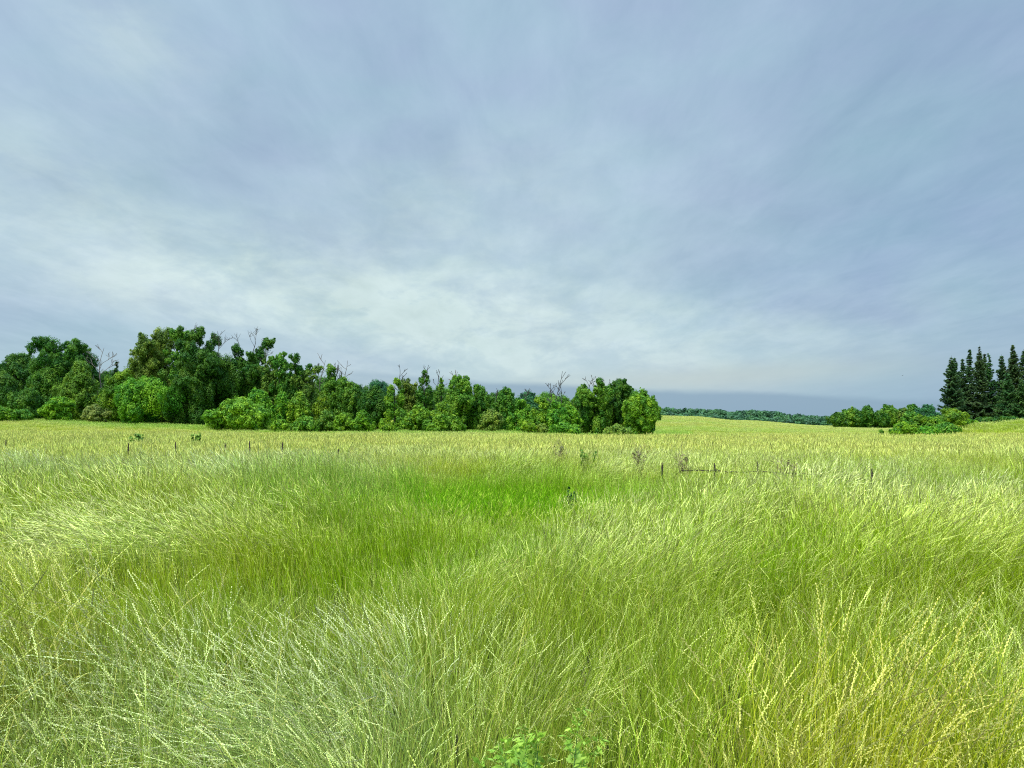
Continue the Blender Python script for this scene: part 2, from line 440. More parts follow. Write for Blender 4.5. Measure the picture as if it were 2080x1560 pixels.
def field_state(x, y):
    """canopy height, lodging, lean direction and colour of the tall grass"""
    nz = fbm(x, y, 1.5, 3, 3); nl = fbm(x, y, 5.0, 31, 2); nf = fbm(x, y, .6, 77, 2)
    band = fbm(x * .6 + 40, y, 2.2, 55, 2)
    wl0 = np.clip(B(x, y, 430, 1450, 520, 220, .6, 4), 0, 1)
    h = .80 + (.75 * (nz - .5) + .65 * (band - .5)) * (1 - .6 * wl0)
    turf = np.clip(B(x, y, 1025, 1016, 175, 30, .55, 3), 0, 1)
    hollow = np.clip(B(x, y, 720, 1215, 150, 60) + .8 * B(x, y, 420, 1150, 260, 60) + .9 * B(x, y, 600, 1075, 300, 30) + .7 * B(x, y, 850, 1085, 120, 30) + .7 * B(x, y, 1500, 1075, 100, 20), 0, 1)
    h = h - .26 * hollow
    crest = np.clip(B(x, y, 1150, 1060, 230, 22) + B(x, y, 1650, 1060, 260, 30) + .8 * B(x, y, 780, 1290, 260, 40) + .5 * B(x, y, 1000, 1150, 160, 50), 0, 1)
    h = h + .2 * crest - .25 * B(x, y, 1100, 1540, 170, 120, 1.0, 4)
    for wx, wy in ((-12.6, 25), (-9, 24.5), (-7.5, 24.3), (-13.3, 26.5)): h = h - .15 * np.exp(-((x - wx) / .5) ** 2 - ((y - wy + .6) / .9) ** 2)
    h = h - .16 * np.exp(-((x - 5.1) / 2.4) ** 6 - ((y - 14.3 - (5.1 - x) * .28) / .55) ** 2)
    h = np.where((y > 6.5) & (y < 18), h - .12 * B(x, y, 1030, 1035, 230, 45, .6), h)
    far = sstep(14, 30, y)
    h = h * (1 - far) + (.80 + .15 * (nl - .5)) * far
    # lodging
    lod = B(x, y, 430, 1450, 470, 170, .6, 4) + .9 * B(x, y, 750, 1260, 230, 55, .7) + .8 * B(x, y, 1130, 1350, 150, 80, .75) + .7 * B(x, y, 90, 1050, 110, 30) + .6 * B(x, y, 1760, 1130, 260, 50) + .6 * B(x, y, 230, 1010, 200, 30)
    lod = lod - .4 * B(x, y, 950, 980, 380, 30, .8, 3)
    lod = lod + (nz - .5) * 2.0 + (nf - .5) * 1.0 + (fbm(x, y, 3.4, 207, 2) - .5) * .9 * sstep(3, 6, y) - hollow * .6 - .02
    # lean
    ang = np.where(x < -.10 * y + .05, math.pi, 0.15) + (nl - .5) * 2.6 + (nz - .5) * 3.0
    a_l = math.pi * .98 + (nz - .5) * 1.4
    wl = np.clip(B(x, y, 430, 1450, 520, 220, .6, 4), 0, 1)
    ang = ang * (1 - wl) + a_l * wl
    # colour: dry, lush, blue
    dry = .10 + .3 * turf + .5 * (fbm(x, y, 3.0, 91, 3) - .5) + .65 * B(x, y, 1870, 1450, 340, 180) + .35 * B(x, y, 1500, 1480, 200, 80) + .5 * B(x, y, 60, 1280, 160, 110) + .22 * B(x, y, 420, 1110, 380, 100) + .28 * B(x, y, 1150, 1340, 110, 70) + .25 * B(x, y, 480, 1370, 120, 50) + .20 * far
    lush = .14 + 1.0 * (fbm(x, y, 2.6, 12, 3) - .55) + .35 * hollow + .45 * turf
    lush = lush + .9 * B(x, y, 950, 972, 360, 20, .8, 3)   + .45 * B(x, y, 1330, 1400, 150, 120) + .3 * B(x, y, 1800, 1500, 300, 90)
    lush = lush * (1 - .85 * sstep(20, 26, y)) - .3 * np.clip(wl, 0, 1)
    blue = .10 + .5 * (fbm(x, y, 4.0, 63, 2) - .5) + .3 * wl + .6 * B(x, y, 300, 955, 330, 22, .8, 3) + .5 * B(x, y, 1900, 985, 260, 20, .8, 3) + .35 * B(x, y, 1150, 1060, 200, 25) - .8 * turf + .3 * B(x, y, 800, 1300, 250, 60)
    blue = blue * (1 - .6 * sstep(24, 34, y)) - .4 * B(x, y, 1850, 1430, 380, 150)
    lc = np.clip(lod - .15, 0, .8) * (1 - sstep(22, 30, y))
    blue = blue + .55 * lc; lush = lush - .7 * lc + .32 * np.clip(.1 - lod, 0, .7) * (1 - far)
    h = h + .14 * np.clip(lod, -.3, .6) * (1 - far); lod = lod - .28 * sstep(7, 15, y)
    return h, lod, ang, turf, np.clip(dry, 0, 1), np.clip(lush, 0, 1), np.clip(blue, 0, .9)

PTS, ROT, SCL, IDX, TNT = [], [], [], [], []
WEEDPX = [(1112, 1402, 2.55, 'tallest cut-leaved green weed at the bottom of the photo'), (1025, 1440, 2.45, 'cut-leaved weed left of the tallest one, under a pale seed spike'),
        (1070, 1475, 2.25, 'lowest cut-leaved weed, between the tallest one and the bottom edge'), (1150, 1452, 2.4, 'cut-leaved weed right of the tallest one'), (990, 1525, 2.2, 'small cut-leaved weed at the bottom edge, leftmost of them'), (1215, 1525, 2.3, 'small cut-leaved weed farthest right at the bottom edge')]
WEEDS = [world_at(a, b, c_)[:2] for a, b, c_, _ in WEEDPX]
def lay(x, y, r_, base, turf_base=None, hmul=1.0, three=False):
    h, lo, ang, turf, dry, lush, blue = field_state(x, y)
    n = len(x)
    pick = lo + r_.normal(0, .16, n)
    cls = np.where(pick > .62, 2, np.where(pick > .18, 1, 0))
    far = y > 26
    cls = np.where(far & (cls == 2), 1, cls)
    idx = base + cls * 3 + r_.integers(0, 3, n) if not three else base + np.where(cls == 2, 2, np.where(cls == 1, r_.integers(1, 3, n), r_.integers(0, 2, n)))
    sc = h * hmul * r_.uniform(.86, 1.14, n) / .86
    rz = ang + r_.normal(0, .28, n) + np.where(cls == 0, r_.uniform(-1.5, 1.5, n), 0)
    if turf_base is not None:
        tk = (turf + r_.normal(0, .12, n)) > .4
        idx = np.where(tk, turf_base + r_.integers(0, 2, n), idx); sc = np.where(tk, r_.uniform(.8, 1.15, n), sc)
    PTS.append(np.stack([x, y, land(x, y)], 1))
    ROT.append(np.stack([r_.normal(0, .04, n), r_.normal(0, .04, n), rz], 1))
    SCL.append(sc); IDX.append(idx)
    TNT.append(np.stack([dry, lush, blue, np.ones(n)], 1))
x, y, r_ = scatter(30, .9, 7.0, seed=1)
k = np.ones(len(x), bool)
for wx, wy in WEEDS: k &= (x - wx) ** 2 + (y - wy) ** 2 > .11 ** 2
lay(x[k], y[k], r_, 0)
x, y, r_ = scatter(2.4, 1.3, 9.0, seed=11); lay(x, y, r_, 32, three='big')
x, y, r_ = scatter(13, 7.0, 24, seed=2); lay(x, y, r_, 9, 30)
x, y, r_ = scatter(4.2, 24, 56, seed=3, umax=.76); lay(x, y, r_, 18)

def grass_object(name, label):
    P_ = np.concatenate(PTS).astype(np.float32); n = len(P_)
    me = bpy.data.meshes.new(name); me.vertices.add(n); me.vertices.foreach_set('co', P_.ravel())
    a = me.attributes.new('rot', 'FLOAT_VECTOR', 'POINT'); a.data.foreach_set('vector', np.concatenate(ROT).astype(np.float32).ravel())
    a = me.attributes.new('scl', 'FLOAT', 'POINT'); a.data.foreach_set('value', np.concatenate(SCL).astype(np.float32))
    a = me.attributes.new('idx', 'INT', 'POINT'); a.data.foreach_set('value', np.concatenate(IDX).astype(np.int32))
    a = me.attributes.new('tint', 'FLOAT_COLOR', 'POINT'); a.data.foreach_set('color', np.concatenate(TNT).astype(np.float32).ravel())
    o = link(name, me)
    ng = bpy.data.node_groups.new(name, 'GeometryNodeTree')
    ng.interface.new_socket('Geometry', in_out='INPUT', socket_type='NodeSocketGeometry')
    ng.interface.new_socket('Geometry', in_out='OUTPUT', socket_type='NodeSocketGeometry')
    N = ng.nodes; Lk = ng.links
    gi = N.new('NodeGroupInput'); gout = N.new('NodeGroupOutput')
    ci = N.new('GeometryNodeCollectionInfo'); ci.inputs['Collection'].default_value = GT
    ci.inputs['Separate Children'].default_value = True; ci.inputs['Reset Children'].default_value = True
    iop = N.new('GeometryNodeInstanceOnPoints'); iop.inputs['Pick Instance'].default_value = True
    def na(nm, ty):
        q = N.new('GeometryNodeInputNamedAttribute'); q.data_type = ty; q.inputs['Name'].default_value = nm; return q.outputs['Attribute']
    e2r = N.new('FunctionNodeEulerToRotation'); Lk.new(na('rot', 'FLOAT_VECTOR'), e2r.inputs[0])
    Lk.new(gi.outputs[0], iop.inputs['Points']); Lk.new(ci.outputs[0], iop.inputs['Instance'])
    Lk.new(na('idx', 'INT'), iop.inputs['Instance Index']); Lk.new(e2r.outputs[0], iop.inputs['Rotation'])
    Lk.new(na('scl', 'FLOAT'), iop.inputs['Scale']); Lk.new(iop.outputs[0], gout.inputs[0])
    md = o.modifiers.new('instancer', 'NODES'); md.node_group = ng
    tag(o, label, 'grass', kind='stuff')
    for q in (PTS, ROT, SCL, IDX, TNT): q.clear()
    print(name, n)
    return o
grass_object('tall_grass', 'tall pale seeding grass bending in the wind across the near field')

# meadow beyond the crest: shorter, smoother, yellower; lush strip along the foot of the trees
x, y, r_ = scatter(1.0, 56, 150, seed=4, umax=.76)
def edge_y(x):
    """distance of the foot of the wood"""
    u_ = x / 110.0
    return np.interp(u_, [-.75, -.5, -.3, -.1, .05, .2], [128, 106, 101, 97, 98, 106])
h = .30 + .22 * fbm(x, y, 9, 8, 2)
foot = np.where(x / y < .24, sstep(-16, -3, y - edge_y(x)) , 0.0)
wood_side = sstep(.02, .12, .22 - x / y)
lushm = np.clip(foot * .9 + .3 * (fbm(x, y, 12, 44, 2) - .4), 0, 1)
weed = np.exp(-((x + 4) / 14.0) ** 2 - ((y - 80) / 10.0) ** 2)
mound = np.exp(-(((x - 64) / 16.0) ** 4 + ((y - 92) / 9) ** 2))
h = h + .18 * foot + .3 * weed + .35 * mound * fbm(x, y, 3, 61, 2)
lushm = np.clip(lushm + .6 * weed * vnoise(x, y, 2, 3) + .22 * mound, 0, 1)
drym = np.clip(.42 + .5 * (fbm(x, y, 14, 21, 3) - .5) - .4 * foot - .1 * mound, 0, 1)
n = len(x)
PTS.append(np.stack([x, y, land(x, y)], 1)); ROT.append(np.stack([np.zeros(n), np.zeros(n), r_.uniform(0, 6.28, n)], 1))
SCL.append(h * r_.uniform(.85, 1.2, n) / .9); IDX.append(27 + r_.integers(0, 3, n)); TNT.append(np.stack([drym, lushm, np.full(n, .22), np.ones(n)], 1))
r_ = np.random.default_rng(5)
n = 15000; y = np.sqrt(r_.uniform(150 ** 2, 430 ** 2, n)); x = y * r_.uniform(.15, .56, n)
rowd = np.clip(fbm(x * .12, y, 22, 71, 2) - .45, 0, 1) * 2
PTS.append(np.stack([x, y, land(x, y)], 1)); ROT.append(np.stack([np.zeros(n), np.zeros(n), r_.uniform(0, 6.28, n)], 1))
SCL.append(r_.uniform(.5, .8, n)); IDX.append(27 + r_.integers(0, 3, n))
TNT.append(np.stack([np.clip(.5 - .6 * rowd + .4 * (fbm(x, y, 40, 22, 2) - .5), 0, 1), np.clip(rowd * .9 + .12, 0, 1), np.full(n, .32), np.ones(n)], 1))
grass_object('meadow_grass', 'shorter yellow green meadow grass beyond the tall grass')

# ------------------------------------------------------------------ trees
def leaf_mat(name, spec=.3, trans=.28):
    m = bpy.data.materials.new(name); m.use_nodes = True; m.node_tree.nodes.clear()
    t = NT(m.node_tree)
    oc = t.new('ShaderNodeObjectInfo').outputs['Color']
    rn = t.new('ShaderNodeAttribute', attribute_name='rnd', attribute_type='GEOMETRY').outputs['Fac']
    pf = t.new('ShaderNodeAttribute', attribute_name='puff', attribute_type='GEOMETRY').outputs['Fac']
    hs = t.new('ShaderNodeHueSaturation'); t.l.new(oc, hs.inputs['Color'])
    t.l.new(t.m('ADD', .475, t.m('MULTIPLY', pf, .05)), hs.inputs['Hue'])
    t.l.new(t.m('ADD', t.m('ADD', .72, t.m('MULTIPLY', rn, .5)), t.m('MULTIPLY', t.m('SUBTRACT', .5, pf), .75)), hs.inputs['Value'])
    leafy_shader(t, hs.outputs[0], trans, .55, spec)
    return m
M_leaf = leaf_mat('foliage')
M_needle = leaf_mat('needles', .2, .1)
def bark_mat(name, a, b, sc):
    m = bpy.data.materials.new(name); m.use_nodes = True; m.node_tree.nodes.clear()
    t = NT(m.node_tree); p = t.new('ShaderNodeNewGeometry').outputs['Position']
    mp_ = t.new('ShaderNodeMapping'); t.l.new(p, mp_.inputs[0]); mp_.inputs['Scale'].default_value = (1, 1, .25)
    q = t.new('ShaderNodeBsdfPrincipled'); q.inputs['Roughness'].default_value = .9
    t.l.new(t.mix(t.noise(mp_.outputs[0], sc, 5, .7), a, b), q.inputs['Base Color'])
    o = t.new('ShaderNodeOutputMaterial'); t.l.new(q.outputs[0], o.inputs[0])
    return m
M_bark = bark_mat('bark', (0.03, 0.025, 0.02, 1), (0.10, 0.085, 0.065, 1), 3)
M_dead = bark_mat('dead_wood', (0.10, 0.085, 0.07, 1), (0.26, 0.23, 0.20, 1), 4)
M_darkdead = bark_mat('dark_dead_wood', (0.03, 0.027, 0.027, 1), (0.09, 0.08, 0.075, 1), 4)
M_post = bark_mat('rusty_post', (0.02, 0.016, 0.013, 1), (0.06, 0.04, 0.03, 1), 20)

class Tubes:
    def __init__(s): s.V = []; s.Q = []; s.n = 0
    def tube(s, P, rad, k=5):
        P = np.asarray(P, float); m = len(P)
        T = np.gradient(P, axis=0); T /= np.linalg.norm(T, axis=1, keepdims=True) + 1e-9
        ref = np.where(np.abs(T[:, 2:3]) > .9, np.array([[1., 0, 0]]), np.array([[0, 0, 1.]]))
        A = np.cross(T, ref); A /= np.linalg.norm(A, axis=1, keepdims=True) + 1e-9
        Bn = np.cross(T, A)
        an = np.arange(k) / k * 2 * np.pi
        rad = np.broadcast_to(np.asarray(rad, float), (m,))
        V = P[:, None] + (A[:, None] * np.cos(an)[None, :, None] + Bn[:, None] * np.sin(an)[None, :, None]) * rad[:, None, None]
        i = np.arange(m - 1)[:, None] * k; j = np.arange(k)[None]; j2 = (j + 1) % k
        s.Q.append(np.stack([i + j, i + j2, i + k + j2, i + k + j], -1).reshape(-1, 4) + s.n)
        s.V.append(V.reshape(-1, 3)); s.n += m * k
    def mesh(s, name, mat):
        return mesh_np(name, np.concatenate(s.V), np.concatenate(s.Q), [mat], smooth=True)

def limb(T, r_, p, d, L, r0, r1, seg=6, wob=.12, up=.0, k=5):
    P = [np.array(p, float)]; d = np.array(d, float); d /= np.linalg.norm(d)
    for i in range(seg):
        d = d + r_.normal(0, wob, 3) + np.array([0, 0, up]); d /= np.linalg.norm(d)
        P.append(P[-1] + d * L / seg)
    P = np.array(P); T.tube(P, np.linspace(r0, r1, seg + 1), k)
    return P, d

def twigs(T, r_, p, d, L, r0, depth, spread=.55, minr=.012):
    P, d2 = limb(T, r_, p, d, L, r0, max(r0 * .55, minr), 4, .13, .03, 4)
    if depth <= 0: return
    for _ in range(int(r_.integers(2, 4))):
        i = int(r_.integers(2, 5)); nd = d2 + r_.normal(0, spread, 3); nd[2] = abs(nd[2]) * .7 + .35
        twigs(T, r_, P[i], nd, L * r_.uniform(.5, .8), max(r0 * .5, minr), depth - 1, spread, minr)

def leaves_mesh(puffs, size, cover, r_, droop=.0, flat=1.0, hang=0.0, mat=None):
    """puffs: (cx,cy,cz, rx,ry,rz) list; leaf-sized faces in the shell of every puff"""
    PV, PR, PP = [], [], []
    for (cx, cy, cz, rx, ry, rz) in puffs:
        area = 12.57 * ((rx * ry + ry * rz + rx * rz) / 3)
        n = max(12, int(area * cover / (size * size * .5)))
        v = r_.normal(size=(n, 3)); v /= np.linalg.norm(v, axis=1, keepdims=True)
        ph = r_.uniform(0, 6.28, 3)
        bump = 1 + .22 * np.sin(v[:, 0] * 5 + ph[0]) * np.sin(v[:, 1] * 4 + ph[1]) + .16 * np.sin(v[:, 2] * 6 + ph[2] + v[:, 0] * 3)
        rr = (.45 + .70 * r_.uniform(size=n) ** .7) * bump
        C = np.array([cx, cy, cz]) + v * rr[:, None] * np.array([rx, ry, rz])
        nr = v * 1.2 + r_.normal(0, .36, (n, 3)) + np.array([0, 0, .3]); nr /= np.linalg.norm(nr, axis=1, keepdims=True)
        q = r_.normal(size=(n, 3)); q[:, 2] -= hang * 2
        a = q - nr * (q * nr).sum(1, keepdims=True); a /= np.linalg.norm(a, axis=1, keepdims=True) + 1e-9
        b = np.cross(nr, a)
        s = size * r_.uniform(.6, 1.25, n)[:, None]
        asp = .62 if hang == 0 else .4
        V = np.stack([C - a * s, C + b * s * asp + nr * s * .12, C + a * s, C - b * s * asp + nr * s * .12], 1)
        PV.append(V.reshape(-1, 3)); PR.append(np.repeat(r_.uniform(size=n), 4)); PP.append(np.full(n * 4, r_.uniform()))
    V = np.concatenate(PV); n = len(V) // 4
    return mesh_np('crown', V, np.arange(n * 4).reshape(-1, 4), [mat or M_leaf], attr={'rnd': np.concatenate(PR), 'puff': np.concatenate(PP)})

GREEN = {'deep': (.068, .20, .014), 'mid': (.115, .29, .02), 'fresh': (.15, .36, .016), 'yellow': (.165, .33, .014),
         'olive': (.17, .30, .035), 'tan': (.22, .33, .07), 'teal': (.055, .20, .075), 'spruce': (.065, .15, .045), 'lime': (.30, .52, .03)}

def tree(kind, px, top, wpx, base, Y, col, label, name='tree', cat='tree', group='trees of the long wood', seed=None, leaf=.165, cover=.85, lean=0, dead=0):
    X, _, zt = world_at(px, top, Y); wd = wpx / F * Y * (1.22 if kind == 'tall' else 1.08)
    z0 = float(land(np.array([X]), np.array([Y]))[0])
    H = zt - z0
    r_ = np.random.default_rng(int(px * 7 + top * 3 + Y) if seed is None else seed)
    root = bpy.data.objects.new(name, None); COL.objects.link(root); root.location = (X, Y, z0); root.empty_display_size = .5
    tag(root, label, cat, group)
    T = Tubes(); puffs = []
    Rw = wd / 2
    ln = lean / F * Y
    if kind == 'tall':
        nl = int(r_.integers(4, 7)); tr = .022 * H
        P, d = limb(T, r_, (0, 0, -.3), (ln / H * .6, 0, 1), H * .38, tr * 1.3, tr * .85, 6, .04, k=7)
        for i in range(nl):
            a = i / nl * 6.28 + r_.uniform(-.5, .5)
            tx = ln + math.cos(a) * Rw * r_.uniform(.35, .8); ty = math.sin(a) * Rw * .8
            th = H * (1.0 if i == 0 else r_.uniform(.68, .93))
            if i == 0: tx = ln
            s = P[int(r_.integers(3, 7))]
            e = np.array([tx, ty, th])
            dd = e - s
            PL, _ = limb(T, r_, s, dd, np.linalg.norm(dd) * .97, tr * .6, tr * .10, 8, .07, .0)
            for q in (3, 4, 5, 6, 7, 8):
                rr = Rw * (r_.uniform(.20, .34) if q < 5 else r_.uniform(.16, .29))
                c0 = PL[q] + r_.normal(0, Rw * .13, 3)
                rz_ = rr * r_.uniform(.8, 1.5)
                c0[2] = min(c0[2], H - rz_ * .95)
                puffs.append((c0[0], c0[1], c0[2], rr, rr, rz_))
                for _ in range(2 if q >= 5 else 1):
                    c1 = c0 + r_.normal(0, rr * 1.1, 3); puffs.append((c1[0], c1[1], min(c1[2], H - rr * .6), rr * .6, rr * .6, rr * .7))
        for i in range(int(14 + 1.6 * H)):
            a = r_.uniform(0, 6.28); rad = Rw * math.sqrt(r_.uniform()) * .85; rr = Rw * r_.uniform(.22, .36)
            puffs.append((ln * .4 + rad * math.cos(a), rad * math.sin(a) * .8, H * r_.uniform(.06, .60), rr * .85, rr * .85, rr * r_.uniform(1.2, 2.3)))
    elif kind == 'dome':
        tr = .02 * H
        P, d = limb(T, r_, (0, 0, -.3), (0, 0, 1), H * .4, tr * 1.2, tr * .8, 5, .04, k=6)
        for i in range(6):
            a = i + r_.uniform(-.3, .3); e = np.array([ln + math.cos(a) * Rw * .6, math.sin(a) * Rw * .5, H * r_.uniform(.6, .88)])
            limb(T, r_, P[3], e - P[3], np.linalg.norm(e - P[3]), tr * .5, tr * .1, 5, .08)
        npf = int(26 + 2.2 * H)
        for i in range(npf):
            # spread over an egg that reaches the ground
            v = r_.normal(size=3); v /= np.linalg.norm(v)
            if v[1] > .45: v[1] *= -1
            rr = Rw * r_.uniform(.14, .32); rz_ = min(rr * (r_.uniform(.75, 1.1) if H < 5 else r_.uniform(1.0, 1.9)), H * .3)
            zz = H * .5 + v[2] * (H * .5 - rz_ * .85)
            th_ = math.atan2(v[2], v[0]); k_ = (1 - rr / Rw * .75) * (.90 + .16 * math.sin(th_ * 3 + H) + .12 * math.sin(th_ * 7 + px))
            taper = 1 - .25 * max(0, v[2])
            zz = H * .5 + (zz - H * .5) * (.93 + .10 * math.sin(v[0] * 6 + px) + r_.normal(0, .04)) if v[2] > 0 else zz
            puffs.append((ln * zz / H + v[0] * Rw * k_ * taper, v[1] * Rw * k_, max(min(zz, H - rz_ * .8), rz_ * .55), rr, rr, rz_))
        puffs.append((ln, 0, H * .94 - Rw * .2, Rw * .3, Rw * .3, Rw * .26))
        puffs.append((0, 0, H * .45, Rw * .6, Rw * .6, H * .34))
    elif kind == 'cone':
        tr = .018 * H
        limb(T, r_, (0, 0, -.3), (ln / H, 0, 1), H * .97, tr * 1.2, .03, 9, .03, k=6)
        for i in range(int(14 + 2.4 * H)):
            t_ = r_.uniform(.03, 1) ** .85; rad = Rw * (1 - t_) ** .6 * .75 + .05
            a = r_.uniform(0, 6.28); rr = max(Rw * (.18 + .24 * (1 - t_)), .3) * r_.uniform(.8, 1.15)
            puffs.append((ln * t_ + rad * math.cos(a), rad * math.sin(a), min(H * t_, H - rr * 1.0), rr, rr, rr * 1.25))
    for i in range(dead):
        a = r_.uniform(0, 6.28)
        s = np.array([ln * .8 + math.cos(a) * Rw * .45, math.sin(a) * Rw * .3, H * r_.uniform(.62, .82)])
        twigs(T, r_, s, (r_.normal(0, .25), r_.normal(0, .2), 1), H * .15, .07, 3, .45, .02)
    sub = []
    if leaf > .15:
        for (cx, cy, cz, rx, ry, rz) in puffs:
            for _ in range(5 if kind != 'cone' else 3):
                v = r_.normal(size=3); v /= np.linalg.norm(v); v[1] = -abs(v[1]) if r_.uniform() < .6 else v[1]
                f_ = r_.uniform(.26, .5); e = r_.uniform(.75, 1.12)
                sub.append((cx + v[0] * rx * e, cy + v[1] * ry * e, min(max(cz + v[2] * rz * e, rz * f_ * .7), H - rz * f_ * .7), rx * f_, ry * f_, rz * f_))
        puffs = [(a_, b_, c_, d_ * .9, e_ * .9, f_ * .9) for (a_, b_, c_, d_, e_, f_) in puffs] + sub
    trunk = link('trunk', T.mesh('trunk', M_bark), root)
    hang = .55 if kind == 'tall' else .3
    crown = link('crown', leaves_mesh(puffs, leaf, cover, r_, hang=hang), root)
    cc = GREEN[col]; j = r_.uniform(.88, 1.14)
    crown.color = (cc[0] * j * r_.uniform(.88, 1.15), cc[1] * j, cc[2] * j, 1)
    return root

def snag(px, top, py_root, Y, label, lean=0, spread=.5, mat=None, depth=4, thick=.11):
    Y = Y + 9
    X, _, zt = world_at(px, top, Y); z0 = float(land(np.array([X]), np.array([Y]))[0]); H = zt - z0
    zr = world_at(px, py_root, Y)[2] - z0
    r_ = np.random.default_rng(int(px * 3 + top)); T = Tubes()
    ln = lean / F * Y
    P, d = limb(T, r_, (-ln, 0, -.3), (ln / H, 0, 1), zr + .3, thick * 1.5, thick, 8, .02, k=6)
    top_l = H - zr
    P2, d2 = limb(T, r_, P[-1], (ln / H + r_.normal(0, .08), 0, 1), top_l * .97, thick * .85, .03, 8, .09, k=5)
    for i in range(1, 8):
        if r_.uniform() < (.9 if depth > 3 else .6):
            sd_ = (-1) ** i
            twigs(T, r_, P2[i], (sd_ * r_.uniform(.4, .4 + spread), r_.normal(0, .3), r_.uniform(.5, 1)), top_l * r_.uniform(.2, .42) * (1.1 - i * .07), thick * .45, max(0, depth - 2 - (i > 5)), .4, .034)
    for i in (4, 5, 6, 7):
        twigs(T, r_, P[i], ((-1) ** i * .7, r_.normal(0, .4), .6), top_l * .3, thick * .3, 1, .4, .034)
    o = link('dead_tree', T.mesh('dead_tree', mat or M_darkdead), loc=(X, Y, z0))
    tag(o, label, 'dead tree', 'bare dead trees of the long wood')
    return o

